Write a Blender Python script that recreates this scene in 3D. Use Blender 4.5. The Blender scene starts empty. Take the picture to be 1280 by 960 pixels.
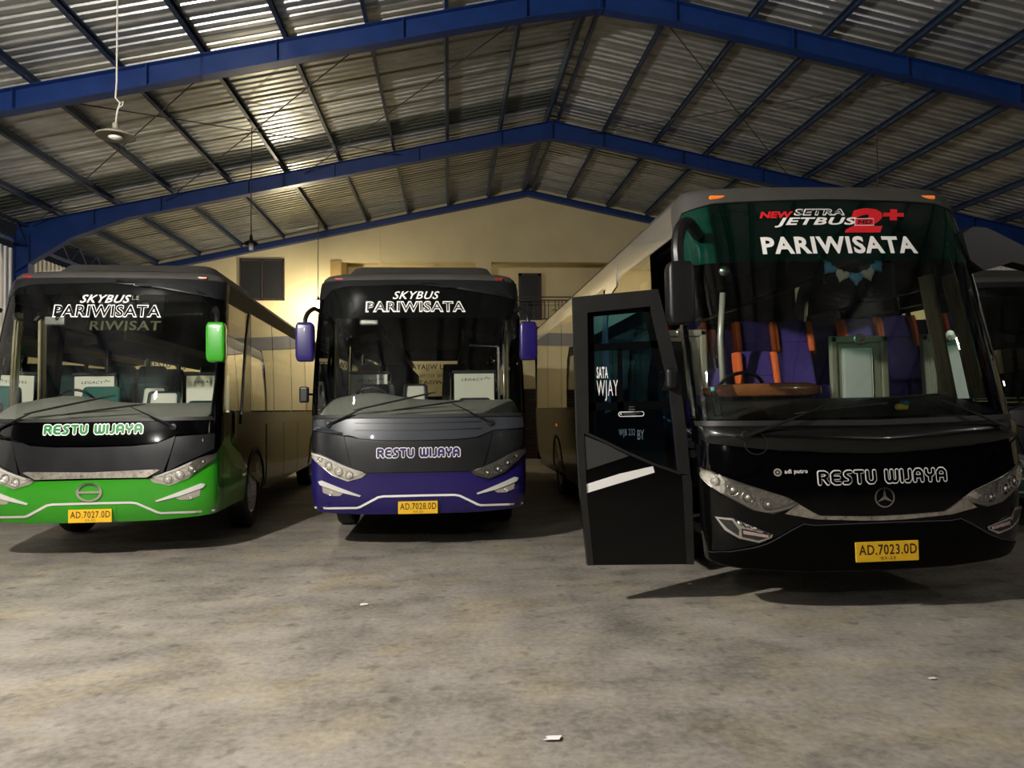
import bpy, bmesh, math, random
from mathutils import Vector, Matrix
random.seed(7)
SC = bpy.context.scene
COL = SC.collection

# ------------------------------------------------------------------ camera, world, exposure
F_PX, EYE, ROLL = 962.0, 1.6, math.radians(0.7)
_c, _s = math.cos(ROLL), math.sin(ROLL)
_r = -77*_c - 32*_s
_u = 77*_s - 32*_c
_th = math.atan(-_u/F_PX)
_ps = math.atan(-_r/F_PX*math.cos(_th))
R0 = Vector((math.cos(_ps), -math.sin(_ps), 0))
FW = Vector((math.sin(_ps)*math.cos(_th), math.cos(_ps)*math.cos(_th), math.sin(_th)))
U0 = Vector((-math.sin(_ps)*math.sin(_th), -math.cos(_ps)*math.sin(_th), math.cos(_th)))
CR, CU = R0*_c - U0*_s, U0*_c + R0*_s
cam = bpy.data.cameras.new('camera'); cam.sensor_width = 36; cam.lens = 36*F_PX/1280; cam.clip_start = .05; cam.clip_end = 300
camo = bpy.data.objects.new('camera', cam); COL.objects.link(camo)
camo.matrix_world = Matrix(((CR.x, CU.x, -FW.x, 0), (CR.y, CU.y, -FW.y, 0), (CR.z, CU.z, -FW.z, EYE), (0, 0, 0, 1)))
SC.camera = camo

w = bpy.data.worlds.new('night'); SC.world = w; w.use_nodes = True
w.node_tree.nodes['Background'].inputs[0].default_value = (.55, .6, .75, 1)
w.node_tree.nodes['Background'].inputs[1].default_value = .012
SC.view_settings.view_transform = 'Standard'; SC.view_settings.look = 'None'
SC.view_settings.exposure = 0.0; SC.view_settings.gamma = 1.0; SC.view_settings.use_curve_mapping = False
LAMP_FRONT, LAMP_SIDE, LAMP_BACK, LAMP_GATE = 9600.0, 420.0, 1700.0, 1700.0   # radiance of the lit bulbs

# ------------------------------------------------------------------ materials
def nodes(name):
    m = bpy.data.materials.new(name); m.use_nodes = True
    nt = m.node_tree; nt.nodes.clear()
    out = nt.nodes.new('ShaderNodeOutputMaterial')
    return m, nt, out
def pm(name, col, rough=.5, metal=0, coat=0, noise=0, scale=6, bump=0, bscale=40, spec=.5, emit=None, rnd=0, alpha2=None, coords='Object'):
    m, nt, out = nodes(name); N = nt.nodes; L = nt.links
    b = N.new('ShaderNodeBsdfPrincipled'); L.new(b.outputs[0], out.inputs[0])
    b.inputs['Base Color'].default_value = (*col, 1); b.inputs['Roughness'].default_value = rough
    b.inputs['Metallic'].default_value = metal; b.inputs['Coat Weight'].default_value = coat
    b.inputs['Coat Roughness'].default_value = .04; b.inputs['Specular IOR Level'].default_value = spec
    tc = N.new('ShaderNodeTexCoord')
    last = None
    if noise:
        n = N.new('ShaderNodeTexNoise'); n.inputs['Scale'].default_value = scale; n.inputs['Detail'].default_value = 6
        L.new(tc.outputs[coords], n.inputs['Vector'])
        r = N.new('ShaderNodeMapRange'); r.inputs[1].default_value = .25; r.inputs[2].default_value = .75
        r.inputs[3].default_value = 1-noise; r.inputs[4].default_value = 1+noise*.5
        L.new(n.outputs[0], r.inputs[0])
        mx = N.new('ShaderNodeMix'); mx.data_type = 'RGBA'; mx.blend_type = 'MULTIPLY'; mx.inputs[0].default_value = 1
        mx.inputs[6].default_value = (*col, 1); L.new(r.outputs[0], mx.inputs[7]); last = mx.outputs[2]
        rr = N.new('ShaderNodeMapRange'); rr.inputs[3].default_value = max(0, rough-.08); rr.inputs[4].default_value = min(1, rough+.08)
        L.new(n.outputs[0], rr.inputs[0]); L.new(rr.outputs[0], b.inputs['Roughness'])
    if rnd:
        oi = N.new('ShaderNodeObjectInfo'); r = N.new('ShaderNodeMapRange'); r.inputs[3].default_value = 1-rnd; r.inputs[4].default_value = 1+rnd*.6
        L.new(oi.outputs['Random'], r.inputs[0])
        mx = N.new('ShaderNodeMix'); mx.data_type = 'RGBA'; mx.blend_type = 'MULTIPLY'; mx.inputs[0].default_value = 1
        if last: L.new(last, mx.inputs[6])
        else: mx.inputs[6].default_value = (*col, 1)
        L.new(r.outputs[0], mx.inputs[7]); last = mx.outputs[2]
    if last: L.new(last, b.inputs['Base Color'])
    if bump:
        n2 = N.new('ShaderNodeTexNoise'); n2.inputs['Scale'].default_value = bscale; n2.inputs['Detail'].default_value = 5
        L.new(tc.outputs[coords], n2.inputs['Vector'])
        bp = N.new('ShaderNodeBump'); bp.inputs['Strength'].default_value = bump; bp.inputs['Distance'].default_value = .01
        L.new(n2.outputs[0], bp.inputs['Height']); L.new(bp.outputs[0], b.inputs['Normal'])
    if emit:
        b.inputs['Emission Color'].default_value = (*emit[0], 1); b.inputs['Emission Strength'].default_value = emit[1]
    return m
def glass(name, tint, refl=1.6, rough=0.0):
    m, nt, out = nodes(name); N = nt.nodes; L = nt.links
    t = N.new('ShaderNodeBsdfTransparent'); t.inputs[0].default_value = (*tint, 1)
    g = N.new('ShaderNodeBsdfGlossy'); g.inputs['Roughness'].default_value = rough; g.inputs[0].default_value = (.95, .95, .95, 1)
    fr = N.new('ShaderNodeFresnel'); fr.inputs[0].default_value = 1.5
    mu = N.new('ShaderNodeMath'); mu.operation = 'MULTIPLY'; mu.use_clamp = True; mu.inputs[1].default_value = refl
    mx = N.new('ShaderNodeMixShader')
    L.new(fr.outputs[0], mu.inputs[0]); L.new(mu.outputs[0], mx.inputs[0]); L.new(t.outputs[0], mx.inputs[1]); L.new(g.outputs[0], mx.inputs[2])
    L.new(mx.outputs[0], out.inputs[0])
    return m
def film_mat(name, tint, diff, f):
    m, nt, out = nodes(name); N = nt.nodes; L = nt.links
    t = N.new('ShaderNodeBsdfTransparent'); t.inputs[0].default_value = (*tint, 1)
    d = N.new('ShaderNodeBsdfDiffuse'); d.inputs[0].default_value = (*diff, 1)
    mx = N.new('ShaderNodeMixShader'); mx.inputs[0].default_value = f
    L.new(t.outputs[0], mx.inputs[1]); L.new(d.outputs[0], mx.inputs[2]); L.new(mx.outputs[0], out.inputs[0]); return m
def bulb_mat(name, col, strength):
    m, nt, out = nodes(name)
    e = nt.nodes.new('ShaderNodeEmission'); e.inputs[0].default_value = (*col, 1); e.inputs[1].default_value = strength
    nt.links.new(e.outputs[0], out.inputs[0]); return m
def concrete():
    m, nt, out = nodes('worn_concrete'); N = nt.nodes; L = nt.links
    b = N.new('ShaderNodeBsdfPrincipled'); L.new(b.outputs[0], out.inputs[0])
    tc = N.new('ShaderNodeTexCoord')
    def nz(scale, det, dist=0, vec=None):
        n = N.new('ShaderNodeTexNoise'); n.inputs['Scale'].default_value = scale; n.inputs['Detail'].default_value = det; n.inputs['Distortion'].default_value = dist
        L.new(vec or tc.outputs['Object'], n.inputs['Vector']); return n
    big = nz(.55, 5, .6); mid = nz(2.6, 8, .3); fine = nz(22, 8, .2); spots = nz(7, 5)
    st = N.new('ShaderNodeMapping'); st.inputs['Scale'].default_value = (.8, 1.7, 1); L.new(tc.outputs['Object'], st.inputs[0]); streak = nz(1.6, 7, .4, st.outputs[0])
    ramp = N.new('ShaderNodeValToRGB'); cr = ramp.color_ramp
    cr.elements[0].position = .12; cr.elements[0].color = (.145, .13, .112, 1); cr.elements[1].position = .9; cr.elements[1].color = (.37, .337, .295, 1)
    e = cr.elements.new(.5); e.color = (.265, .24, .21, 1)
    add = N.new('ShaderNodeMath'); add.operation = 'ADD'; L.new(big.outputs[0], add.inputs[0]); L.new(mid.outputs[0], add.inputs[1])
    add2 = N.new('ShaderNodeMath'); add2.operation = 'ADD'; L.new(add.outputs[0], add2.inputs[0]); L.new(streak.outputs[0], add2.inputs[1])
    add3 = N.new('ShaderNodeMath'); add3.operation = 'ADD'; L.new(add2.outputs[0], add3.inputs[0]); L.new(fine.outputs[0], add3.inputs[1])
    dv = N.new('ShaderNodeMath'); dv.operation = 'MULTIPLY'; dv.inputs[1].default_value = .25; L.new(add3.outputs[0], dv.inputs[0])
    sh = N.new('ShaderNodeMapRange'); sh.inputs[1].default_value = .36; sh.inputs[2].default_value = .64; L.new(dv.outputs[0], sh.inputs[0])
    L.new(sh.outputs[0], ramp.inputs[0])
    sp = N.new('ShaderNodeMapRange'); sp.inputs[1].default_value = .58; sp.inputs[2].default_value = .72; sp.inputs[3].default_value = 1; sp.inputs[4].default_value = .45
    L.new(spots.outputs[0], sp.inputs[0])
    mx = N.new('ShaderNodeMix'); mx.data_type = 'RGBA'; mx.blend_type = 'MULTIPLY'; mx.inputs[0].default_value = .8
    L.new(ramp.outputs[0], mx.inputs[6]); L.new(sp.outputs[0], mx.inputs[7]); L.new(mx.outputs[2], b.inputs['Base Color'])
    pat = nz(1.3, 6, .8); pr_ = N.new('ShaderNodeMapRange'); pr_.inputs[1].default_value = .5; pr_.inputs[2].default_value = .68; L.new(pat.outputs[0], pr_.inputs[0])
    m2 = N.new('ShaderNodeMix'); m2.data_type = 'RGBA'; m2.blend_type = 'MULTIPLY'; m2.inputs[7].default_value = (1.12, 1.07, .88, 1)
    L.new(pr_.outputs[0], m2.inputs[0]); L.new(mx.outputs[2], m2.inputs[6])
    sk = nz(48, 3); sr = N.new('ShaderNodeMapRange'); sr.inputs[1].default_value = .66; sr.inputs[2].default_value = .72; sr.inputs[3].default_value = 1; sr.inputs[4].default_value = .5; L.new(sk.outputs[0], sr.inputs[0])
    m3 = N.new('ShaderNodeMix'); m3.data_type = 'RGBA'; m3.blend_type = 'MULTIPLY'; m3.inputs[0].default_value = 1
    L.new(m2.outputs[2], m3.inputs[6]); L.new(sr.outputs[0], m3.inputs[7]); L.new(m3.outputs[2], b.inputs['Base Color'])
    ro = N.new('ShaderNodeMapRange'); ro.inputs[3].default_value = .5; ro.inputs[4].default_value = .85; L.new(mid.outputs[0], ro.inputs[0]); L.new(ro.outputs[0], b.inputs['Roughness'])
    bp = N.new('ShaderNodeBump'); bp.inputs['Strength'].default_value = .35; bp.inputs['Distance'].default_value = .012
    L.new(add3.outputs[0], bp.inputs['Height']); L.new(bp.outputs[0], b.inputs['Normal'])
    return m
def wood():
    m, nt, out = nodes('burl_wood'); N = nt.nodes; L = nt.links
    b = N.new('ShaderNodeBsdfPrincipled'); L.new(b.outputs[0], out.inputs[0]); b.inputs['Roughness'].default_value = .25; b.inputs['Coat Weight'].default_value = .6
    tc = N.new('ShaderNodeTexCoord'); n = N.new('ShaderNodeTexNoise'); n.inputs['Scale'].default_value = 14; n.inputs['Detail'].default_value = 6; n.inputs['Distortion'].default_value = 1.5
    L.new(tc.outputs['Object'], n.inputs['Vector']); r = N.new('ShaderNodeValToRGB')
    r.color_ramp.elements[0].color = (.16, .035, .012, 1); r.color_ramp.elements[1].color = (.45, .15, .06, 1)
    L.new(n.outputs[0], r.inputs[0]); L.new(r.outputs[0], b.inputs['Base Color']); return m

M = dict(
 concrete=concrete(), wood=wood(),
 sheet=pm('galvanised_sheet', (.54, .55, .54), .34, .7, noise=.25, scale=2.5, rnd=.18),
 sheet_dark=pm('fibreglass_sheet', (.10, .115, .09), .45, 0, noise=.2, scale=3),
 wsheet=pm('white_wall_sheet', (.86, .84, .82), .45, .1, noise=.12, scale=2, rnd=.08),
 blue=pm('blue_steel_paint', (.006, .034, .17), .42, 0, noise=.25, scale=4, bump=.1),
 purlin=pm('purlin_steel', (.028, .048, .10), .45, .2, noise=.35, scale=5),
 rod=pm('dull_rod', (.06, .06, .06), .6, .3),
 cream=pm('cream_plaster', (.66, .56, .33), .8, 0, noise=.10, scale=1.2, bump=.15, bscale=30),
 greyband=pm('grey_plaster', (.22, .21, .21), .8, 0, noise=.1, scale=2),
 tan=pm('tan_post', (.36, .24, .08), .6, noise=.15),
 brown=pm('dark_brown_timber', (.035, .018, .012), .5, noise=.3, scale=8),
 shutter=pm('black_shutter', (.009, .009, .0085), .45, noise=.3, scale=9),
 railing=pm('dark_railing', (.05, .045, .04), .5, .4),
 cable=pm('white_cable', (.5, .48, .44), .6), cord=pm('dark_cord', (.05, .045, .03), .6),
 dish=pm('dusty_white_enamel', (.25, .23, .18), .5, noise=.2, scale=20), dishdark=pm('dark_enamel', (.03, .035, .03), .4),
 bulb_off=pm('unlit_bulb', (.75, .72, .68), .35),
 green=pm('green_bus_paint', (.022, .27, .004), .32, 0, .9, noise=.06, scale=3),
 purple=pm('purple_bus_paint', (.012, .006, .095), .3, 0, .25, noise=.08, scale=3),
 teal=pm('teal_bus_paint', (.005, .09, .07), .3, 0, .9, noise=.08, scale=3),
 black=pm('gloss_black_paint', (.0012, .0012, .0014), .12, 0, .25, spec=.22),
 black_cowl=pm('dusty_black_cowl', (.002, .002, .0022), .27, 0, .3, spec=.45),
 bumper_black=pm('dull_black_bumper', (.0015, .0015, .0016), .4, 0, 0, spec=.06),
 flank=pm('dark_flank_paint', (.004, .004, .004), .14, 0, 0, spec=.16),
 charcoal=pm('charcoal_paint', (.009, .0095, .011), .35, 0, .2, noise=.1, scale=4),
 slate=pm('slate_paint', (.04, .045, .055), .32, .2, .6),
 matblack=pm('matt_black_plastic', (.005, .005, .0055), .42, noise=.15, scale=12),
 rubber=pm('rubber', (.009, .0085, .008), .55, noise=.2, scale=15),
 frame=pm('door_frame_grey', (.012, .0115, .011), .45, noise=.15, scale=10),
 roofpaint=pm('dusty_black_roof', (.05, .047, .042), .6, noise=.25, scale=3),
 silver=pm('silver_trim', (.50, .48, .44), .25, .8, .3),
 chrome=pm('chrome', (.8, .79, .76), .12, 1.0),
 trimwhite=pm('bright_trim', (.74, .72, .69), .25, .25),
 chrome_old=pm('worn_chrome', (.72, .66, .58), .3, .85, noise=.45, scale=22),
 reflector=pm('lamp_reflector', (.74, .70, .64), .3, .35, noise=.5, scale=45),
 lampglow=pm('lamp_lens_white', (.75, .73, .7), .2, .2),
 lampgrey=pm('lamp_bezel', (.42, .39, .34), .35, .3),
 pinkrefl=pm('pink_led_strip', (.55, .38, .36), .35, .3, noise=.4, scale=60),
 white=pm('white_decal', (.82, .80, .78), .5), red=pm('red_decal', (.62, .012, .02), .45), dgreen=pm('green_decal', (.004, .19, .04), .5),
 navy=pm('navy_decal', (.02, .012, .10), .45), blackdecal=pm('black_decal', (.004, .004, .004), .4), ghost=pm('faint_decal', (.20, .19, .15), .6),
 bluegrey=pm('bluegrey_decal', (.10, .16, .20), .4), stripegrey=pm('grey_stripe', (.034, .034, .033), .45),
 plate=pm('yellow_plate', (.78, .46, .015), .45, noise=.08, scale=20), platetext=pm('plate_ink', (.05, .012, .005), .5),
 amber=pm('amber_lens', (.8, .16, .01), .25, emit=((1, .3, .05), .25)), redlens=pm('red_lens', (.25, .02, .015), .25),
 dash=pm('grey_dashboard', (.20, .195, .17), .65, noise=.12, scale=8), dashblack=pm('black_dashboard', (.018, .018, .018), .5, noise=.2, scale=9),
 board=pm('pale_board', (.60, .58, .48), .5), beige=pm('beige_panel', (.26, .225, .165), .55, noise=.1),
 seat_dark=pm('dark_teal_fabric', (.006, .030, .027), .85, noise=.2, scale=20), seat_teal=pm('teal_fabric', (.012, .095, .075), .8, noise=.2, scale=20),
 seat_grey=pm('charcoal_fabric', (.016, .016, .017), .85, noise=.2, scale=20),
 seat_purple=pm('purple_fabric', (.055, .028, .20), .8, noise=.25, scale=25), orange=pm('orange_fabric', (.75, .13, .025), .8, noise=.15, scale=25),
 linen=pm('white_linen', (.6, .58, .5), .8), interior=pm('dark_interior', (.011, .0105, .010), .7), ceiling_in=pm('bus_headlining', (.03, .028, .023), .75),
 curtain=pm('cream_curtain', (.42, .36, .22), .85, noise=.15, scale=12), yellowish=pm('rack_edge', (.34, .25, .10), .5),
 ws=glass('windscreen_glass', (.90, .94, .91), 1.0), wsgreen=glass('green_windscreen_glass', (.82, .93, .87), 1.0), tintband=film_mat('green_tint_band', (.04, .30, .21), (.006, .13, .09), .3),
 film=pm('black_sun_film', (.003, .0035, .0035), .12, 0, .1, spec=.2), ghostrefl=glass('reflection_patch', (.5, .5, .42), .4),
 side_glass=glass('smoked_side_glass', (.50, .54, .52), 2.0), clear=glass('clear_lens', (.92, .92, .9), 1.2),
 door_glass=glass('blue_smoked_glass', (.09, .30, .58), 1.6), bottle=glass('bottle_plastic', (.72, .78, .80), 2.0),
 mirror=pm('mirror_glass', (.6, .6, .6), .03, 1.0), paper=pm('white_paper', (.85, .80, .77), .7), hblue=pm('pale_blue_plush', (.12, .36, .60), .8), hwhite=pm('cream_plush', (.70, .62, .54), .8),
 skin=pm('yellow_plastic', (.7, .5, .05), .5), toyblue=pm('blue_plastic', (.03, .2, .3), .5),
 lit_front=bulb_mat('bulb_lit_front', (1, .945, .86), LAMP_FRONT), lit_side=bulb_mat('bulb_lit_side', (1, .96, .9), LAMP_SIDE), lit_gate=bulb_mat('bulb_lit_gate', (1, .96, .9), LAMP_GATE), lit_back=bulb_mat('bulb_lit_back', (1, .88, .62), LAMP_BACK),
)

# ------------------------------------------------------------------ object helpers
def tag(o, label, cat, group=None, kind=None):
    if label: o['label'] = label
    if cat: o['category'] = cat
    if group: o['group'] = group
    if kind: o['kind'] = kind
    return o
def empty(name, loc=(0, 0, 0), rot=(0, 0, 0), parent=None):
    o = bpy.data.objects.new(name, None); COL.objects.link(o); o.location = loc; o.rotation_euler = rot; o.empty_display_size = .1
    if parent: o.parent = parent
    return o
def mk(name, verts, faces, mat, parent=None, smooth=False, label=None):
    me = bpy.data.meshes.new(name); me.from_pydata([tuple(v) for v in verts], [], faces); me.update()
    if mat: me.materials.append(M[mat] if isinstance(mat, str) else mat)
    if smooth: me.polygons.foreach_set('use_smooth', [True]*len(me.polygons))
    o = bpy.data.objects.new(name, me); COL.objects.link(o)
    if parent: o.parent = parent
    if label: o['label'] = label
    return o
def share(name, src, parent=None, loc=(0, 0, 0), rot=(0, 0, 0), scale=(1, 1, 1)):
    o = bpy.data.objects.new(name, src.data); COL.objects.link(o); o.location = loc; o.rotation_euler = rot; o.scale = scale
    if parent: o.parent = parent
    return o
class MB:
    def __init__(s): s.v = []; s.f = []
    def add(s, vs, fs):
        k = len(s.v); s.v += [tuple(v) for v in vs]; s.f += [tuple(i+k for i in f) for f in fs]; return s
    def box(s, a, b):
        (x0, y0, z0), (x1, y1, z1) = a, b
        return s.add([(x0, y0, z0), (x1, y0, z0), (x1, y1, z0), (x0, y1, z0), (x0, y0, z1), (x1, y0, z1), (x1, y1, z1), (x0, y1, z1)],
                     [(3, 2, 1, 0), (4, 5, 6, 7), (0, 1, 5, 4), (1, 2, 6, 5), (2, 3, 7, 6), (3, 0, 4, 7)])
    def rbox(s, a, b, r=.02, seg=2):
        bm = bmesh.new(); bmesh.ops.create_cube(bm, size=1)
        for v in bm.verts:
            v.co = Vector([a[i] + (v.co[i]+.5)*(b[i]-a[i]) for i in range(3)])
        bmesh.ops.bevel(bm, geom=bm.edges[:], offset=r, segments=seg, profile=.5, affect='EDGES')
        bm.verts.index_update(); s.add([v.co[:] for v in bm.verts], [[v.index for v in f.verts] for f in bm.faces]); bm.free(); return s
    def prism(s, poly, axis, d0, d1):
        n = len(poly)
        def p(q, d):
            return {'x': (d, q[0], q[1]), 'y': (q[0], d, q[1]), 'z': (q[0], q[1], d)}[axis]
        vs = [p(q, d0) for q in poly] + [p(q, d1) for q in poly]
        fs = [tuple(range(n))[::-1], tuple(range(n, 2*n))] + [(i, (i+1) % n, (i+1) % n+n, i+n) for i in range(n)]
        return s.add(vs, fs)
    def tube(s, path, r, n=8, closed=False, flat=1.0):
        P = [Vector(p) for p in path]; R = r if isinstance(r, (list, tuple)) else [r]*len(P)
        ref = None; rings = []
        for i, p in enumerate(P):
            if closed: t = (P[(i+1) % len(P)]-P[i-1])
            else: t = P[min(i+1, len(P)-1)]-P[max(i-1, 0)]
            t.normalize()
            if ref is None: ref = t.orthogonal() if abs(t.z) > .9 else Vector((0, 0, 1)).cross(t)
            ref = (ref - t*ref.dot(t)).normalized(); b = t.cross(ref)
            rings.append([p + (ref*math.cos(2*math.pi*k/n) + b*math.sin(2*math.pi*k/n)*flat)*R[i] for k in range(n)])
        vs = [v for rg in rings for v in rg]; fs = []
        m = len(P)
        for i in range(m if closed else m-1):
            j = (i+1) % m
            fs += [(i*n+k, i*n+(k+1) % n, j*n+(k+1) % n, j*n+k) for k in range(n)]
        if not closed: fs += [tuple(range(n))[::-1], tuple(range((m-1)*n, m*n))]
        return s.add(vs, fs)
    def lathe(s, prof, axis='z', n=24, c=(0, 0, 0)):
        vs = []; m = len(prof)
        for k in range(n):
            a = 2*math.pi*k/n
            for r, h in prof:
                q = {'z': (r*math.cos(a), r*math.sin(a), h), 'x': (h, r*math.cos(a), r*math.sin(a)), 'y': (r*math.cos(a), h, r*math.sin(a))}[axis]
                vs.append((q[0]+c[0], q[1]+c[1], q[2]+c[2]))
        fs = [(k*m+i, ((k+1) % n)*m+i, ((k+1) % n)*m+i+1, k*m+i+1) for k in range(n) for i in range(m-1)]
        return s.add(vs, fs)
    def build(s, name, mat, parent=None, smooth=False, label=None): return mk(name, s.v, s.f, mat, parent, smooth, label)
def autosmooth(o, ang=35):
    me = o.data
    bm = bmesh.new(); bm.from_mesh(me); lim = math.radians(ang)
    for f in bm.faces: f.smooth = True
    for e in bm.edges:
        if len(e.link_faces) != 2 or e.calc_face_angle(0) > lim: e.smooth = False
    bm.to_mesh(me); bm.free(); return o

# ------------------------------------------------------------------ flat lettering (2D meshes)
_fc = {}
def font2d(txt, bold=0.0, shear=0.0):
    key = (txt, bold, shear)
    if key in _fc: return _fc[key]
    cu = bpy.data.curves.new('t', 'FONT'); cu.body = txt; cu.fill_mode = 'FRONT'; cu.offset = bold; cu.shear = shear; cu.resolution_u = 3; cu.space_character = 1.1 if len(txt) > 3 else 1.0
    o = bpy.data.objects.new('t', cu); COL.objects.link(o); bpy.context.view_layer.update()
    e = o.evaluated_get(bpy.context.evaluated_depsgraph_get()); me = e.to_mesh()
    v = [(p.co.x, p.co.y) for p in me.vertices]; f = [tuple(p.vertices) for p in me.polygons]
    e.to_mesh_clear(); bpy.data.objects.remove(o); bpy.data.curves.remove(cu)
    _fc[key] = (v, f); return v, f
def fit(vf, box, base=None, flip=False):
    v, f = vf; bv = (base or vf)[0]
    x0, x1 = min(p[0] for p in bv), max(p[0] for p in bv); y0, y1 = min(p[1] for p in bv), max(p[1] for p in bv)
    a0, z0, a1, z1 = box
    out = [(a0+(p[0]-x0)/(x1-x0)*(a1-a0), z0+(p[1]-y0)/(y1-y0)*(z1-z0)) for p in v]
    if flip: out = [(a0+a1-p[0], p[1]) for p in out]; f = [q[::-1] for q in f]
    return out, f
GL = {'R': (.72, [[(0, 0), (0, 1), (.45, 1), (.66, .86), (.66, .64), (.45, .5), (.25, .5)], [(.4, .5), (.72, 0)]]),
      'E': (.64, [[(.64, 1), (.22, 1), (0, .82), (0, .18), (.22, 0), (.64, 0)], [(0, .5), (.58, .5)]]),
      'S': (.62, [[(.62, 1), (.3, 1), (.12, .88), (.12, .7), (.3, .55), (.52, .42), (.52, .16), (.36, 0), (0, 0)]]),
      'T': (.66, [[(0, 1), (.66, 1)], [(.33, 1), (.33, 0)]]), 'U': (.66, [[(0, 1), (0, .22), (.18, 0), (.48, 0), (.66, .22), (.66, 1)]]),
      'W': (1.0, [[(0, 1), (0, .2), (.14, 0), (.36, 0), (.5, .2), (.5, 1)], [(.5, .2), (.64, 0), (.86, 0), (1, .2), (1, 1)]]),
      'I': (0, [[(0, 1), (0, 0)]]), 'J': (.36, [[(.36, 1), (.36, .2), (.22, 0), (0, 0)]]),
      'A': (.68, [[(0, 0), (0, .76), (.2, 1), (.48, 1), (.68, .76), (.68, 0)], [(0, .4), (.68, .4)]]),
      'Y': (.66, [[(0, 1), (0, .68), (.16, .5), (.5, .5), (.66, .68), (.66, 1)], [(.33, .5), (.33, 0)]]), ' ': (.25, [])}
def stroke2d(txt, wd, gap=.42, x=0):
    vs, fs = [], []
    def disc(c):
        k = len(vs); vs.extend([(c[0]+wd*math.cos(math.pi*i/4+.39), c[1]+wd*math.sin(math.pi*i/4+.39)) for i in range(8)]); fs.append(tuple(range(k, k+8)))
    for ch in txt:
        adv, st = GL[ch]
        for pl in st:
            q = [(p[0]+x, p[1]) for p in pl]
            for p in q: disc(p)
            for a, b in zip(q, q[1:]):
                dx, dy = b[0]-a[0], b[1]-a[1]; l = math.hypot(dx, dy) or 1; nx, ny = -dy/l*wd, dx/l*wd
                k = len(vs); vs.extend([(a[0]-nx, a[1]-ny), (b[0]-nx, b[1]-ny), (b[0]+nx, b[1]+ny), (a[0]+nx, a[1]+ny)]); fs.append((k, k+1, k+2, k+3))
        x += adv+gap
    return vs, fs
def name_words(box, outer, inner, mo, mi, f1, f2, parent, ins):
    adv = sum(GL[c][0]+.42 for c in 'RESTU ')
    a0, z0, a1, z1 = box
    for wd, mt, fn, bx, nm in ((outer, mo, f1, box, 'name_outline'), (inner, mi, f2, (a0+ins, z0+ins, a1-ins, z1-ins), 'name_fill')):
        full = stroke2d('RESTU WIJAYA', wd)
        decal(nm, fit(stroke2d('RESTU', wd), bx, full), fn, mt, parent); decal(nm, fit(stroke2d('WIJAYA', wd, x=adv), bx, full), fn, mt, parent)
def line2d(pts, wd):
    vs, fs = [], []; n = len(pts)
    W = wd if isinstance(wd, (list, tuple)) else [wd]*n
    for i, p in enumerate(pts):
        a, b = pts[max(i-1, 0)], pts[min(i+1, n-1)]; dx, dy = b[0]-a[0], b[1]-a[1]; l = math.hypot(dx, dy) or 1
        vs += [(p[0]+dy/l*W[i], p[1]-dx/l*W[i]), (p[0]-dy/l*W[i], p[1]+dx/l*W[i])]
    for i in range(n-1): fs.append((2*i, 2*i+2, 2*i+3, 2*i+1))
    return vs, fs
def ring2d(c, r0, r1, n=28, sx=1, a0=0, a1=2*math.pi):
    vs, fs = [], []
    for i in range(n+1):
        a = a0+(a1-a0)*i/n
        vs += [(c[0]+r0*sx*math.cos(a), c[1]+r0*math.sin(a)), (c[0]+r1*sx*math.cos(a), c[1]+r1*math.sin(a))]
    fs = [(2*i, 2*i+1, 2*i+3, 2*i+2) for i in range(n)]
    return vs, fs
def join2d(*ms):
    vs, fs = [], []
    for v, f in ms:
        k = len(vs); vs += v; fs += [tuple(i+k for i in q) for q in f]
    return vs, fs
def decal(name, vf, fn, mat, parent, label=None):
    return mk(name, [fn(*p) for p in vf[0]], vf[1], mat, parent, False, label)
def flatpanel(poly, cutsa=(), cutsz=()):
    bm = bmesh.new(); vs = [bm.verts.new((p[0], p[1], 0)) for p in poly]; bm.faces.new(vs)
    bmesh.ops.triangulate(bm, faces=bm.faces[:])
    for c in cutsa: bmesh.ops.bisect_plane(bm, geom=bm.verts[:]+bm.edges[:]+bm.faces[:], plane_co=(c, 0, 0), plane_no=(1, 0, 0), dist=1e-5)
    for c in cutsz: bmesh.ops.bisect_plane(bm, geom=bm.verts[:]+bm.edges[:]+bm.faces[:], plane_co=(0, c, 0), plane_no=(0, 1, 0), dist=1e-5)
    bmesh.ops.recalc_face_normals(bm, faces=bm.faces[:])
    bm.normal_update(); bm.verts.index_update()
    if sum(f.normal.z*f.calc_area() for f in bm.faces) < 0: bmesh.ops.reverse_faces(bm, faces=bm.faces[:])
    v = [(p.co.x, p.co.y) for p in bm.verts]; f = [tuple(q.index for q in g.verts) for g in bm.faces]
    bd = []
    for e in bm.edges:
        if len(e.link_faces) == 1:
            lp = e.link_loops[0]; bd.append((lp.vert.index, lp.link_loop_next.vert.index))
    bm.free(); return v, f, bd

# ------------------------------------------------------------------ the setting
RX, RZ, SL = 2.55, 8.62, .212            # ridge x, rafter top at ridge, slope
XL, XR, YB = -10.0, 15.1, 24.6            # side walls, back wall
FRAMES = (12.4, 18.5, 24.45)
PUR_H = .15
def rafter(x): return RZ - SL*abs(x-RX)
def roofz(x): return rafter(x) + PUR_H + .01

fl = MB().box((-30, -16, -.2), (32, 40, 0)).build('floor', 'concrete'); fl['kind'] = 'structure'; fl['label'] = 'worn grey concrete floor of the bus garage'

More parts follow.
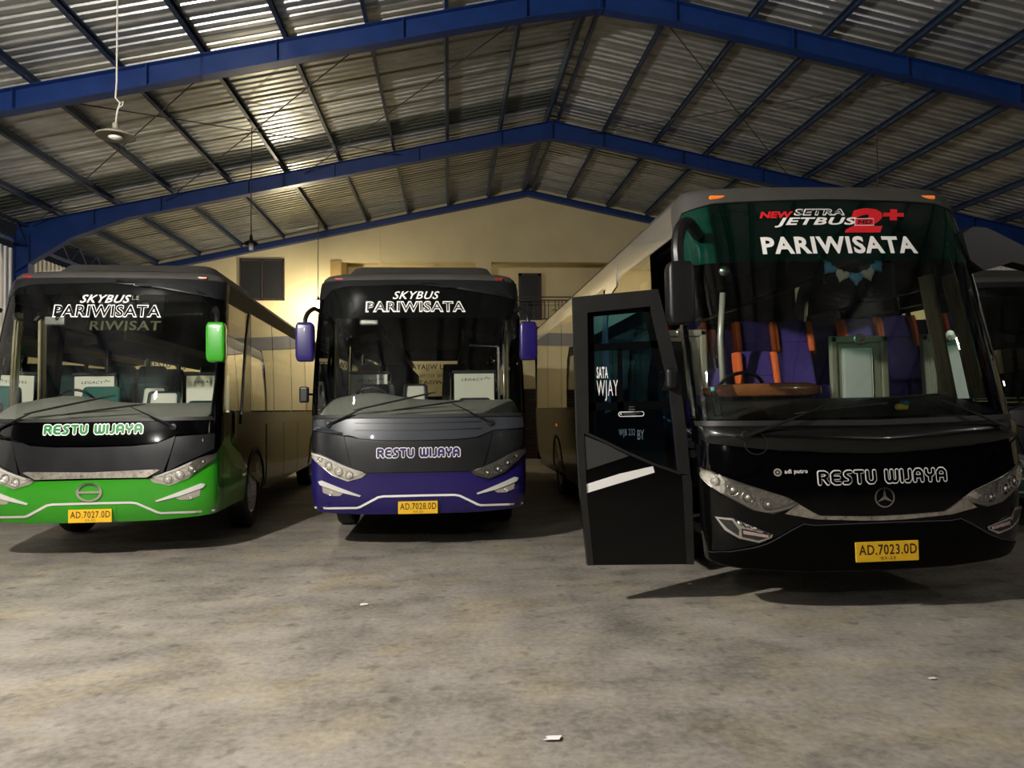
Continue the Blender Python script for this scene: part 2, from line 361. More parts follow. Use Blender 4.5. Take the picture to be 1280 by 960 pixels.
# roof: single sheets, ribs running from ridge to eave
ceil = empty('ceiling', (RX, 0, RZ)); ceil['kind'] = 'structure'; ceil['label'] = 'ribbed metal sheet roof on steel purlins'
SW = .8
def sheet_profile(nrib=4, width=SW, h=.042):
    p = width/nrib; out = []
    for k in range(nrib):
        y = k*p
        out += [(y, 0), (y+p*.50, 0), (y+p*.60, h), (y+p*.90, h)]
    out.append((width+.02, 0)); return out
def sheet_mesh(sign, length):
    pr = sheet_profile(); vs = []; fs = []
    n = len(pr)
    for t in (0, .5, 1):
        for y, h in pr: vs.append((sign*length*t, y, -SL*length*t + h))
    for r in range(2):
        for i in range(n-1):
            q = (r*n+i, r*n+i+1, (r+1)*n+i+1, (r+1)*n+i)
            fs.append(q if sign > 0 else q[::-1])
    return vs, fs
for sign, wdt in ((-1, RX-XL+.25), (1, XR-RX+.25)):
    base = None; dark = None
    y = -7.0; k = 0
    while y < YB-.05:
        isdark = sign < 0 and 17.0 <= y < 17.8
        loc = (0, y, PUR_H+.012 + (.004 if k % 2 else 0))
        if isdark:
            v, f = sheet_mesh(sign, wdt); o = mk('roof_sheet', v, f, 'sheet_dark', ceil, label='dark green translucent sheet'); o.location = loc
        elif base is None:
            v, f = sheet_mesh(sign, wdt); base = mk('roof_sheet', v, f, 'sheet', ceil); base.location = loc
        else: share('roof_sheet', base, ceil, loc)
        y += SW; k += 1
# purlins: lipped channels lying across the rafters
def purlin_mesh():
    h, wd, t = PUR_H, .062, .008
    pr = [(0, 0), (wd, 0), (wd, .018), (wd-t, .018), (wd-t, t), (t, t), (t, h-t), (wd-t, h-t), (wd-t, h-.018), (wd, h-.018), (wd, h), (0, h)]
    return MB().prism(pr, 'y', -7.0, YB)
pb = {}
for sign in (-1, 1):
    for i in range(10):
        d = .16 if i == 0 else 1.28*i+.02
        x = RX+sign*d
        if x < XL+.1 or x > XR-.1: continue
        loc = (sign*d, 0, -SL*d); rot = (0, sign*math.atan(SL), 0)
        if not pb:
            pb['o'] = purlin_mesh().build('purlin', 'purlin', ceil); o = pb['o']; o.location = loc; o.rotation_euler = rot
        else: o = share('purlin', pb['o'], ceil, loc, rot)
        if sign > 0: o.scale = (-1, 1, 1)
MB().prism([(-.32, -.05), (0, .02), (.32, -.05), (.32, -.035), (0, .04), (-.32, -.035)], 'y', -7.0, YB).build('ridge_cap', 'sheet', ceil).location = (0, 0, PUR_H+.05)
rd = MB()
for (xa, ya, xb, yb) in ((-6.6, FRAMES[1], -1.1, FRAMES[0]), (-9.6, FRAMES[1], -3.6, FRAMES[0]), (-1.1, FRAMES[1], -6.6, FRAMES[0]), (1.6, FRAMES[0], -3.4, FRAMES[1]),
                         (3.4, FRAMES[0], 8.6, FRAMES[1]), (8.6, FRAMES[0], 3.4, FRAMES[1])):
    MB().tube([(xa-RX, ya, rafter(xa)-RZ-.1), (xb-RX, yb, rafter(xb)-RZ-.1)], .011, 6).build('brace_rod', 'rod', ceil)

# portal frames
def portal(y, label, depth_mid=.33, thin=False):
    t = empty('portal_frame', (RX, y, 0)); tag(t, label, 'steel frame', None if thin else 'blue portal frames')
    hw = .11
    for sg, wdt, xe in ((-1, RX-XL-.05, XL), (1, XR-RX-.05, XR)):
        dep = (lambda u: .17) if thin else (lambda u: .34 + .10*max(0, (.12-u)/.12) + .0*u)
        N = 10; top = []; bot = []
        for i in range(N+1):
            u = i/N; x = sg*wdt*u; z = RZ-SL*wdt*u
            d = dep(u)
            if not thin and u > .86: d += (u-.86)/.14*.75
            top.append((x, z)); bot.append((x, z-d))
        MB().prism(top+bot[::-1], 'y', -.006, .006).build('web', 'blue', t)
        for nm, ln, zo in (('flange', top, 0), ('flange', bot, 0)):
            m = MB(); vs = []; fs = []
            for (x, z) in ln: vs += [(x, -hw, z-.012), (x, hw, z-.012), (x, hw, z), (x, -hw, z)]
            for i in range(N):
                a = 4*i; b = a+4
                fs += [(a, a+1, b+1, b), (a+1, a+2, b+2, b+1), (a+2, a+3, b+3, b+2), (a+3, a, b, b+3)]
            fs += [(0, 1, 2, 3), (4*N, 4*N+1, 4*N+2, 4*N+3)]
            mk(nm, vs, fs, 'blue', t)
        if not thin:
            for u in (.1, .26, .42, .58, .74, .86):
                x = sg*wdt*u; z = RZ-SL*wdt*u; d = dep(u)
                MB().box((x-.008, -hw+.005, z-d), (x+.008, hw-.005, z)).build('stiffener_plate', 'blue', t)
            x1 = sg*wdt; zt = RZ-SL*wdt
            cw = .32
            x0 = x1-sg*cw
            c = MB().box((min(x0, x1), -.012, 0), (max(x0, x1), .012, zt-.3))
            for xx in (x0, x1): c.box((xx-.007, -hw, 0), (xx+.007, hw, zt-.2))
            c.box((min(x0, x1)-.05, -.17, 0), (max(x0, x1)+.05, .17, .025))
            c.build('column', 'blue', t)
    if not thin: MB().box((-.01, -hw, RZ-.48), (.01, hw, RZ)).build('apex_plate', 'blue', t)
    return t
portal(FRAMES[0], 'large blue steel roof beam nearest the camera, crossing the top of the picture')
portal(FRAMES[1], 'blue steel roof beam in mid garage with a column behind the green bus')
portal(FRAMES[2], 'thin blue steel beam along the gable of the cream back wall', thin=True)

# lattice eave beams along the left wall
def lattice(y0, y1, label):
    t = empty('lattice_beam', (XL+.3, y0, 5.5)); tag(t, label, 'truss', 'lattice eave beams')
    L_ = y1-y0
    for z in (0, .46): MB().box((-.035, 0, z-.03), (.035, L_, z+.03)).build('chord', 'blue' if z == 0 else 'purlin', t)
    n = 12; st = L_/n
    for i in range(n):
        a, b = (0, .46) if i % 2 == 0 else (.46, 0)
        MB().tube([(0, i*st, a), (0, (i+1)*st, b)], .016, 6).build('web_bar', 'purlin', t)
lattice(FRAMES[0], FRAMES[1], 'dark lattice eave beam at the left picture edge, left of the blue column')
lattice(FRAMES[1], FRAMES[2], 'dark lattice eave beam between the blue column and the back wall')

# side walls of upright sheets
def wall_sheet(h):
    pr = sheet_profile(4, SW, .035); n = len(pr); vs = []; fs = []
    for z in (0, h):
        for y, d in pr: vs.append((d, y, z))
    fs = [(i, i+1, n+i+1, n+i) for i in range(n-1)]
    return vs, fs
wl = empty('wall_left', (XL, 0, 0)); wl['kind'] = 'structure'; wl['label'] = 'white ribbed sheet wall behind the green bus'
b0 = None; y = 4.0
while y < YB-.4:
    if b0 is None: b0 = mk('wall_sheet', *wall_sheet(5.42), 'wsheet', wl); b0.location = (0, y, 0)
    else: share('wall_sheet', b0, wl, (0, y, 0))
    y += SW
for z in (1.4, 3.0, 4.6): MB().box((-.07, 4, z), (-.005, YB, z+.06)).build('wall_rail', 'purlin', wl)
wr = empty('wall_right', (XR, 0, 0)); wr['kind'] = 'structure'; wr['label'] = 'right wall, plaster below and ribbed sheet above'
MB().box((0, 6, 0), (.2, YB, 4.3)).build('masonry', 'cream', wr)
b1 = None; y = 6.0
while y < YB-.4:
    if b1 is None: b1 = mk('wall_sheet', *wall_sheet(1.3), 'wsheet', wr); b1.location = (.1, y, 4.3); b1.scale = (-1, 1, 1)
    else: share('wall_sheet', b1, wr, (.1, y, 4.3), scale=(-1, 1, 1))
    y += SW

# back wall with the upstairs gallery
V0, V1, V2, V3 = -3.39, .865, 1.355, 5.7      # gallery openings
ZF, ZT, YG = 4.45, 6.33, 26.0                  # gallery floor, opening top, gallery back wall
m = MB()
m.prism([(XL, 0), (V0, 0), (V0, roofz(V0)), (XL, roofz(XL))], 'y', YB, YB+.2)
m.prism([(V0, ZT), (V3, ZT), (V3, roofz(V3)), (RX, roofz(RX)), (V0, roofz(V0))], 'y', YB, YB+.2)
m.box((V0, YB, 0), (V3, YB+.2, ZF)); m.box((V1, YB, ZF), (V2, YB+.2, ZT))
m.prism([(V3, 0), (XR, 0), (XR, roofz(XR)), (V3, roofz(V3))], 'y', YB, YB+.2)
m.box((V0-.2, YG, ZF-.2), (V3+.2, YG+.15, ZT+.5)); m.box((V0-.2, YB+.2, ZF-.2), (V3+.2, YG, ZF)); m.box((V0-.2, YB+.2, ZT+.18), (V3+.2, YG, ZT+.35))
m.box((V0-.25, YB+.2, ZF), (V0-.01, YG, ZT+.2)); m.box((V3+.01, YB+.2, ZF), (V3+.25, YG, ZT+.2))
wb = m.build('wall_back', 'cream'); wb['kind'] = 'structure'; wb['label'] = 'cream plastered gable wall with an open upstairs gallery'
tr = MB().box((V0-.6, YB-.03, 3.68), (XR, YB-.001, 4.09)).build('trim_1', 'greyband'); tr['kind'] = 'structure'; tr['label'] = 'grey painted band below the gallery'
tr = MB().box((-3.74, YB-.04, 4.5), (-3.40, YB-.001, 6.36)).build('trim_2', 'tan'); tr['kind'] = 'structure'; tr['label'] = 'tan painted post on the back wall above the purple bus'
m = MB()
for (a, b) in ((-9.6, -9.55), (-4.5, -4.46), (-2.2, -2.17)): m.box((a, YB-.012, 0), (b, YB-.001, rafter(a)-.3))
tr = m.build('trim_3', 'cream'); tr['kind'] = 'structure'; tr['label'] = 'shallow plaster ribs on the back wall'
# shuttered window
t = empty('window_1', (-5.85, YB-.05, 5.75)); t['kind'] = 'structure'; t['label'] = 'black double shutter high on the back wall beside the green bus'
hw, hh = .69, .66
fm = MB(); fm.box((-hw, 0, hh-.05), (hw, .048, hh)); fm.box((-hw, 0, -hh), (hw, .048, -hh+.05)); fm.box((-hw, 0, -hh), (-hw+.05, .048, hh)); fm.box((hw-.05, 0, -hh), (hw, .048, hh)); fm.box((-.03, 0, -hh), (.03, .048, hh))
fm.build('window_frame', 'brown', t)
for sx in (-1, 1): MB().rbox((min(sx*.04, sx*.63), .015, -hh+.06), (max(sx*.04, sx*.63), .045, hh-.06), .008, 1).build('shutter', 'shutter', t)
# gallery door
def gdoor(n, x0, x1, z1, label):
    t = empty('door_%d' % n, ((x0+x1)/2, YG-.06, ZF)); t['kind'] = 'structure'; t['label'] = label
    w2 = (x1-x0)/2; h = z1-ZF
    f = MB(); f.box((-w2, 0, 0), (-w2+.1, .059, h)); f.box((w2-.1, 0, 0), (w2, .059, h)); f.box((-w2, 0, h-.1), (w2, .059, h)); f.build('door_frame', 'brown', t)
    MB().box((-w2+.1, .02, 0), (w2-.1, .055, h-.1)).build('door_leaf', 'shutter', t)
gdoor(1, 2.355, 3.13, 6.21, 'dark brown gallery door above the gap between purple and black bus')
gdoor(2, .30, .72, 6.21, 'dark gallery door just above the roof corner of the purple bus')
# ground floor roller door, hidden mostly by the buses
t = empty('door_3', (2.9, YB-.06, 0)); t['kind'] = 'structure'; t['label'] = 'dark slatted roller door at the far end between the buses'
sl = MB().box((-1.4, 0, 0), (1.4, .05, .105))
s0 = None
for i in range(20):
    if s0 is None: s0 = sl.build('slat', 'brown', t)
    else: share('slat', s0, t, (0, .006*(i % 2), i*.112))
# railing of the gallery
for (a, b, lab) in ((V2, V3, 'dark metal gallery railing in front of the brown upstairs door'),):
    t = empty('railing', (a, YB+.1, ZF)); tag(t, lab, 'railing')
    L_ = b-a; H_ = .76
    for z in (.05, H_-.1, H_): MB().box((0, -.02, z-.018), (L_, .02, z+.018)).build('rail', 'railing', t)
    bb = MB().box((-.011, -.011, .05), (.011, .011, H_-.1)); b2 = None
    n = int(L_/.115)
    for i in range(n+1):
        if i % 6 == 5: continue
        if b2 is None: b2 = bb.build('baluster', 'railing', t)
        else: share('baluster', b2, t, (i*.115, 0, 0))
    for i in range(0, n, 6): MB().box((i*.115-.115, -.011, .33), (i*.115+.115, .011, .352)).build('cross_bar', 'railing', t)
    for i in range(0, n+1, 12): MB().box((i*.115-.02, -.02, 0), (i*.115+.02, .02, H_)).build('post', 'railing', t)

# pendant lamps on long cords
def pendant(x, y, z, style, bulb, label, kink=False):
    t = empty('pendant_lamp', (x, y, z)); tag(t, label, 'lamp', 'pendant lamps')
    top = roofz(x)-z-.02
    if kink: path = [(.02, 0, top), (.012, 0, .62), (0, 0, .42), (.05, 0, .36), (.02, 0, .26), (0, 0, .1)]
    else: path = [(.02, 0, top), (.0, 0, top*.5), (0, 0, .12)]
    MB().tube(path, .010 if kink else .012, 6).build('cord', 'cable' if kink else 'cord', t)
    if kink:
        MB().tube([(.05, 0, .36), (.09, .0, .38), (.08, 0, .33), (.04, 0, .31)], .008, 6).build('cord_knot', 'cable', t)
    if style == 'disc':
        MB().lathe([(0, .06), (.03, .06), (.04, .03), (.13, .015), (.215, -.03), (.22, -.045), (.205, -.04), (.12, -.005), (0, 0)], 'z', 28).build('shade', 'dish', t, True)
        MB().lathe([(.03, .12), (.035, .1), (.035, .05), (0, .05)], 'z', 14).build('socket', 'dish', t, True)
        MB().lathe([(0, -.02), (.06, -.03), (.08, -.05), (.05, -.07), (0, -.075)], 'z', 18).build('bulb', 'bulb_off', t, True)
    elif style == 'bell':
        MB().lathe([(.02, .16), (.03, .12), (.035, .06), (.07, .03), (.11, .02), (.145, -.015), (.15, -.03), (.135, -.015), (.1, .005), (0, .03)], 'z', 24).build('shade', 'dishdark', t, True)
        MB().lathe([(0, .02), (.045, .01), (.045, -.13), (.035, -.15), (0, -.155)], 'z', 16).build('bulb', bulb, t, True)
    else:
        MB().lathe([(0, .14), (.03, .13), (.04, .1), (.04, .05), (0, .045)], 'z', 16).build('socket', 'dishdark', t, True)
        MB().lathe([(.02, .16), (.03, .12), (.035, .08), (.07, .06), (.10, .035), (.103, .03), (.095, .04), (0, .06)], 'z', 24).build('shade', 'dishdark', t, True)
        MB().lathe([(0, .035), (.045, .03), (.05, .02), (.05, -.16), (.04, -.185), (0, -.19)], 'z', 18).build('bulb', bulb, t, True)
pendant(-3.9, 9.3, 4.9, 'disc', None, 'dusty white disc lamp on a kinked white cord, nearest of the hanging lamps', True)
pendant(-3.9, 15.5, 4.95, 'bell', 'bulb_off', 'unlit dark bell shaped lamp hanging above the green bus')
pendant(-3.9, 23.25, 4.86, 'bare', 'lit_back', 'glowing tube bulb hanging beside the top left corner of the purple bus')
pendant(8.9, 15.2, 4.9, 'bell', 'bulb_off', 'lamp whose thin cord hangs down behind the roof of the black bus')
pendant(-3.9, 2.9, 4.9, 'bare', 'lit_front', 'lit tube bulb hanging out in front of the green bus')
pendant(8.9, 2.9, 4.9, 'bare', 'lit_side', 'lit tube bulb hanging out in front to the right of the black bus')
pendant(-3.9, -3.3, 4.9, 'bare', 'lit_gate', 'lit tube bulb hanging near the gate, left of the two')
pendant(8.9, -3.3, 4.9, 'bare', 'lit_side', 'lit tube bulb hanging near the gate, right of the two')

# ------------------------------------------------------------------ bus body surface
def pchip(pts):
    X = [p[0] for p in pts]; Y = [p[1] for p in pts]; n = len(X)
    h = [X[i+1]-X[i] for i in range(n-1)]; d = [(Y[i+1]-Y[i])/h[i] for i in range(n-1)]
    mm = [d[0]]+[0 if d[i-1]*d[i] <= 0 else 2*d[i-1]*d[i]/(d[i-1]+d[i]) for i in range(1, n-1)]+[d[-1]]
    def f(x):
        if x <= X[0]: return Y[0]
        if x >= X[-1]: return Y[-1]
        i = max(k for k in range(n-1) if X[k] <= x); t = (x-X[i])/h[i]
        return (2*t**3-3*t*t+1)*Y[i]+(t**3-2*t*t+t)*h[i]*mm[i]+(-2*t**3+3*t*t)*Y[i+1]+(t**3-t*t)*h[i]*mm[i+1]
    return f
class Surf:
    """body skin: a = distance round the body from the middle of the nose, z = height"""
    def __init__(s, lean, wid, T, n, L):
        s.lean = pchip(lean); s.W = pchip(wid); s.T = T; s.L = L
        N = 200; s.tab = [(0, 0, 0)]; a = 0; px = pg = 0
        for i in range(1, N+1):
            ph = i/N*math.pi/2; x = math.sin(ph)**(2/n); g = T*(1-max(0, math.cos(ph))**(2/n)) if i < N else T
            a += math.hypot((x-px)*1.25, g-pg); s.tab.append((a, x, g)); px, pg = x, g
        s.A = a; s.END = a+L-T; s.cp = {}; s.cz = {}
    def plan(s, a):
        k = round(a, 5)
        if k in s.cp: return s.cp[k]
        b = abs(a); sg = 1 if a >= 0 else -1
        if b >= s.A: r = (sg, s.T+b-s.A, max(0, 1-(b-s.A)/3))
        else:
            lo, hi = 0, len(s.tab)-1
            while hi-lo > 1:
                m_ = (lo+hi)//2
                if s.tab[m_][0] <= b: lo = m_
                else: hi = m_
            t0, t1 = s.tab[lo], s.tab[hi]; t = (b-t0[0])/(t1[0]-t0[0])
            r = (sg*(t0[1]+t*(t1[1]-t0[1])), t0[2]+t*(t1[2]-t0[2]), 1)
        s.cp[k] = r; return r
    def zz(s, z):
        k = round(z, 5)
        if k not in s.cz: s.cz[k] = (s.W(z), s.lean(z))
        return s.cz[k]
    def P0(s, a, z):
        x, g, k = s.plan(a); W_, l_ = s.zz(z); return Vector((x*W_, g+l_*k, z))
    def N0(s, a, z):
        e = 4e-3
        return (s.P0(a+e, z)-s.P0(a-e, z)).cross(s.P0(a, z+e)-s.P0(a, z-e)).normalized()
    def P(s, a, z, off=0.0):
        p = s.P0(a, z)
        return p + s.N0(a, z)*off if off else p
    def ay(s, y): return s.A+y-s.T           # a of a side point y behind the nose
SKY = Surf([(.35, .12), (.55, .02), (.8, 0), (1.2, .02), (1.5, .07), (2.9, .44), (3.1, .52), (3.25, .62)], [(.35, 1.19), (.7, 1.25), (1.5, 1.25), (3.1, 1.21), (3.25, 1.19)], .36, 2.7, 11.2)
JET = Surf([(.3, .10), (.6, 0), (.9, 0), (1.3, .04), (1.5, .09), (2.8, .46), (3.2, .60), (3.5, .74)], [(.3, 1.22), (.7, 1.285), (1.5, 1.30), (3.2, 1.265), (3.5, 1.23)], .32, 2.8, 12.0)

def panel(name, S, poly, off, thick, mat, parent, label=None, fine=.07, smooth=True, zst=.11):
    offf = off if callable(off) else (lambda a, z: off)
    a0, a1 = min(p[0] for p in poly), max(p[0] for p in poly); z0, z1 = min(p[1] for p in poly), max(p[1] for p in poly)
    ca = []; x = math.ceil(max(a0, -S.A-.15)/fine)*fine
    while x < min(a1, S.A+.15): ca.append(x); x += fine
    for k in range(1, 40):
        for sg in (-1, 1):
            q = sg*(S.A+.15+k*.35)
            if a0 < q < a1: ca.append(q)
    cz = []; x = math.ceil(z0/zst)*zst
    while x < z1: cz.append(x); x += zst
    v, f, bd = flatpanel(poly, ca, cz)
    vs = [S.P(p[0], p[1], offf(*p)) for p in v]; fs = list(f); n = len(vs)
    o = None
    if thick:
        idx = sorted({i for e in bd for i in e}); mp = {}
        k = n
        for i in idx:
            vs.append(vs[i].copy()); mp[i] = (k, k+1); vs.append(S.P(v[i][0], v[i][1], offf(*v[i])-thick)); k += 2
        for i, j in bd: fs.append((mp[i][0], mp[i][1], mp[j][1], mp[j][0]))
    o = mk(name, vs, fs, mat, parent, smooth, label); return o
def mir(poly): return [(-p[0], p[1]) for p in poly][::-1]
def sym(half):   # half outline from the centre line out to the side and back
    return half + [(-p[0], p[1]) for p in half[::-1] if abs(p[0]) > 1e-6]
def arc(c, r, d0, d1, n=9): return [(c[0]+r*math.cos(math.radians(d0+(d1-d0)*i/n)), c[1]+r*math.sin(math.radians(d0+(d1-d0)*i/n))) for i in range(n+1)]
def cat(pts, n=5):
    out = []
    for i in range(len(pts)-1):
        p0, p1, p2, p3 = [Vector(pts[max(0, min(len(pts)-1, i+d))]) for d in (-1, 0, 1, 2)]
        for k in range(n):
            t = k/n; out.append(.5*((2*p1)+(p2-p0)*t+(2*p0-5*p1+4*p2-p3)*t*t+(3*p1-p0-3*p2+p3)*t**3))
    out.append(Vector(pts[-1])); return out
def ccurve(pts, n=4): return [tuple(p)[:2] for p in cat([(p[0], p[1], 0) for p in pts], n)]

WHEEL = {}
def wheel(parent, x, y, side, r=.5, dual=False):
    o = empty('wheel', (x, y, r+.002), (0, 0, 0 if side > 0 else math.pi), parent)
    if 't' not in WHEEL:
        WHEEL['t'] = MB().lathe([(.29, .10), (.33, .125), (.42, .14), (.47, .13), (.495, .10), (.5, .04), (.5, -.04), (.495, -.10), (.47, -.13), (.42, -.14), (.33, -.125), (.29, -.10)], 'x', 36).build('tyre', 'rubber', o, True)
        WHEEL['r'] = MB().lathe([(.295, .10), (.30, .12), (.285, .115), (.27, .07), (.25, .02), (.18, .0), (.14, .03), (.12, .05), (.11, .09), (.06, .1), (0, .1)], 'x', 32).build('rim', 'reflector', o, True)
        nb = MB()
        for k in range(10):
            a = 2*math.pi*k/10; nb.lathe([(.016, 0), (.016, .03), (0, .035)], 'x', 6, (.02, .195*math.cos(a), .195*math.sin(a)))
        WHEEL['n'] = nb.build('wheel_nuts', 'lampgrey', o)
    else:
        for k, nme in (('t', 'tyre'), ('r', 'rim'), ('n', 'wheel_nuts')): share(nme, WHEEL[k], o)
SEATS = {}
def seat(parent, x, y, z, mat, wing=None, linen=False, h=1.0, wd=.44, armr=False):
    key = (mat, wing, linen, h, wd)
    if key not in SEATS:
        o = empty('passenger_seat', (x, y, z), (0, 0, 0), parent)
        w2 = wd/2; L_ = []
        def slab(name, y0, y1, z0, z1, wa, wb, th, mt, r=.04):
            m_ = MB().rbox((-1, -1, -1), (1, 1, 1), .25, 3)
            vs = []
            for (a, b, c) in m_.v:
                t = (c+1)/2; ww = (wa+(wb-wa)*t)
                vs.append((a*ww, y0+(y1-y0)*t+b*th/2, z0+(z1-z0)*t))
            return mk(name, vs, m_.f, mt, o, True)
        L_.append(slab('cushion', .02, .02, .34, .50, w2, w2, .46, mat))
        L_.append(slab('backrest', .26, .42, .44, h+.0, w2, w2*.94, .13, mat))
        L_.append(slab('headrest', .40, .47, h-.03, h+.24, w2*.92, w2*.86, .12, mat))
        if wing:
            for sx in (-1, 1):
                q = slab('side_wing', .36, .435, h-.14, h+.23, .028, .028, .17, wing); q.location.x = sx*(w2-.005); L_.append(q)
        if linen: L_.append(slab('headrest_cover', .395, .455, h-.02, h+.21, w2*.7, w2*.66, .145, 'linen'))
        pd = MB().box((-w2*.6, -.1, 0), (w2*.6, .15, .35)).build('pedestal', 'interior', o); L_.append(pd)
        SEATS[key] = L_
    else:
        o = empty('passenger_seat', (x, y, z), (0, 0, 0), parent)
        for q in SEATS[key]: share(q.name.split('.')[0], q, o, q.location)
    return o
def mirror_unit(parent, S, sx, path, hx, hy, z0, z1, wd, dp, mat, rad=.035, name='wing_mirror'):
    o = empty(name, (0, 0, 0), (0, 0, 0), parent)
    autosmooth(MB().tube(cat(path, 5), rad, 10).build('mirror_arm', 'matblack', o))
    m_ = MB().rbox((-1, -1, -1), (1, 1, 1), .3, 3); vs = []
    for (a, b, c) in m_.v:
        t = (c+1)/2; ww = wd/2*(.9+.1*math.sin(math.pi*t)); vs.append((hx+a*ww, hy+b*dp/2, z0+(z1-z0)*t))
    mk('mirror_housing', vs, m_.f, mat, o, True)
    MB().rbox((hx-wd*.4, hy+dp/2-.004, z0+.05), (hx+wd*.4, hy+dp/2+.004, z1-.05), .003, 1).build('mirror_glass', 'mirror', o)
    return o
def wiper(parent, S, pivot, mid, tip, blade, off=.05, po=.03):
    o = empty('wiper', (0, 0, 0), (0, 0, 0), parent)
    p0, p1, p2 = S.P(*pivot, po), S.P(*mid, off+.02), S.P(*tip, off)
    MB().tube([p0, p0.lerp(p1, .5)+Vector((0, -.01, 0)), p1, p2], [.024, .018, .012, .008], 8, flat=.6).build('wiper_arm', 'matblack', o)
    MB().lathe([(0, -.02), (.035, -.015), (.04, 0), (.04, .03)], 'y', 14, tuple(p0)).build('wiper_pivot', 'matblack', o)
    n = 10; pts = [S.P(blade[0][0]+(blade[1][0]-blade[0][0])*i/n, blade[0][1]+(blade[1][1]-blade[0][1])*i/n, .022) for i in range(n+1)]
    MB().tube(pts, [.006]+[.012]*(n-1)+[.006], 6).build('wiper_blade', 'rubber', o)
    MB().tube([p+Vector((0, -.012, .004)) for p in pts[1:-1]], .007, 6).build('blade_bridge', 'matblack', o)
def plate(parent, S, a0, z0, a1, z1, num, small):
    c = S.P((a0+a1)/2, (z0+z1)/2, .036); hw, hh = (a1-a0)/2, (z1-z0)/2
    o = MB().rbox((-hw, -.004, -hh), (hw, .008, hh), .003, 1).build('licence_plate', 'plate', parent); o.location = c
    fn = lambda x, z: (x, -.0055, z)
    decal('plate_number', fit(font2d(num, .012), (-hw*.90, -hh*.30, hw*.93, hh*.72)), fn, 'platetext', o)
    decal('plate_date', fit(font2d(small), (-hw*.22, -hh*.78, hw*.25, -hh*.48)), fn, 'platetext', o)
    return o
def lamp_disc(parent, S, a, z, r, off, name='lamp_unit', mat='reflector', inner='lampglow'):
    p = S.P(a, z, off); n = S.N0(a, z); q = n.to_track_quat('Z', 'Y')
    m_ = MB().lathe([(r, -.03), (r, .008), (r*.88, .010), (r*.8, -.004), (r*.35, -.012), (0, -.012)], 'z', 20)
    o = m_.build(name, mat, parent, True); o.location = p; o.rotation_euler = q.to_euler()
    i_ = MB().lathe([(r*.42, -.015), (r*.4, .004), (r*.2, .012), (0, .014)], 'z', 14).build('lamp_glass', inner, o, True)
    return o
def headlight(parent, S, poly, lamps, strip, bezel='lampgrey', inner='interior', glow='lampglow'):
    o = panel('headlight', S, poly, .006, .012, bezel, parent)
    c = (sum(p[0] for p in poly)/len(poly), sum(p[1] for p in poly)/len(poly))
    ins = [(c[0]+(p[0]-c[0])*.9, c[1]+(p[1]-c[1])*.80) for p in poly]
    panel('lamp_bowl', S, ins, .011, .008, 'reflector', o)
    for (a, z, r) in lamps: 
        d = lamp_disc(o, S, a, z, r, .018, mat='chrome', inner=glow)
    if strip:
        for st, wdth in strip:
            decal('lamp_divider', line2d(ccurve(st, 3), wdth), lambda a, z: S.P(a, z, .024), 'lampglow', o)
    panel('lens_cover', S, poly, .028, .022, 'clear', o)
    return o
def roof_shell(parent, S, zs, prof, mat):
    # prof: list of (inset, z)
    step = []
    a = 0
    L_ = []
    n = 26
    for i in range(n+1): L_.append(S.A*i/n)
    k = S.A
    while k < S.END-.4: k += .4; L_.append(min(k, S.END))
    if L_[-1] < S.END: L_.append(S.END)
    ring_a = [-x for x in L_[::-1]]+L_[1:]
    vs = []; m_ = len(ring_a)
    for ins, z in prof:
        for a in ring_a:
            p = S.P0(a, zs); q = S.N0(a, zs); q = Vector((q.x, q.y, 0)).normalized()
            vs.append((p.x-q.x*ins, p.y-q.y*ins, z))
    fs = []
    for r in range(len(prof)-1):
        for i in range(m_-1): fs.append((r*m_+i, r*m_+i+1, (r+1)*m_+i+1, (r+1)*m_+i))
        fs.append((r*m_+m_-1, r*m_, (r+1)*m_, (r+1)*m_+m_-1))
    # crown: join left and right points across
    b = (len(prof)-1)*m_; h = m_//2
    for i in range(h):
        l0, l1, r0, r1 = b+h-i, b+h-i-1, b+h+i, b+h+i+1
        fs.append((l0, r0, r1, l1) if i else (l0, r1, l1))
    o = mk('roof', vs, fs, mat, parent, True); return autosmooth(o, 50)
def cabin(parent, S, floor_z, zs, y0=.9, headlin='ceiling_in', racks=True):
    W_ = 1.12; L_ = S.L-.15
    MB().box((-W_, y0, floor_z-.06), (W_, L_, floor_z)).build('cabin_floor', 'interior', parent)
    MB().box((-1.1, .45, .5), (1.1, L_, .58)).build('chassis', 'interior', parent)
    c = MB()
    zd = .42 if racks else .28
    c.prism([(-W_-.02, zs-zd), (-W_+.02, zs-zd), (-.78, zs-.05), (.78, zs-.05), (W_-.02, zs-zd), (W_+.02, zs-zd), (.8, zs-.02), (-.8, zs-.02)], 'y', y0+.25, L_-.2).build('headlining', headlin, parent)
    for sx in (-1, 1):
        if racks: MB().prism([(sx*.56, zs-.52), (sx*1.1, zs-.62), (sx*1.12, zs-.52), (sx*.58, zs-.40)][::1 if sx > 0 else -1], 'y', y0+1.6, L_-.4).build('luggage_rack', 'interior', parent)
        if racks: MB().box((min(sx*.545, sx*.565), y0+1.6, zs-.53), (max(sx*.545, sx*.565), L_-.4, zs-.40)).build('rack_edge', 'yellowish', parent)
        MB().box((min(sx*1.10, sx*1.14), y0+1.5, floor_z), (max(sx*1.10, sx*1.14), L_, 1.6)).build('inner_lining', 'interior', parent)
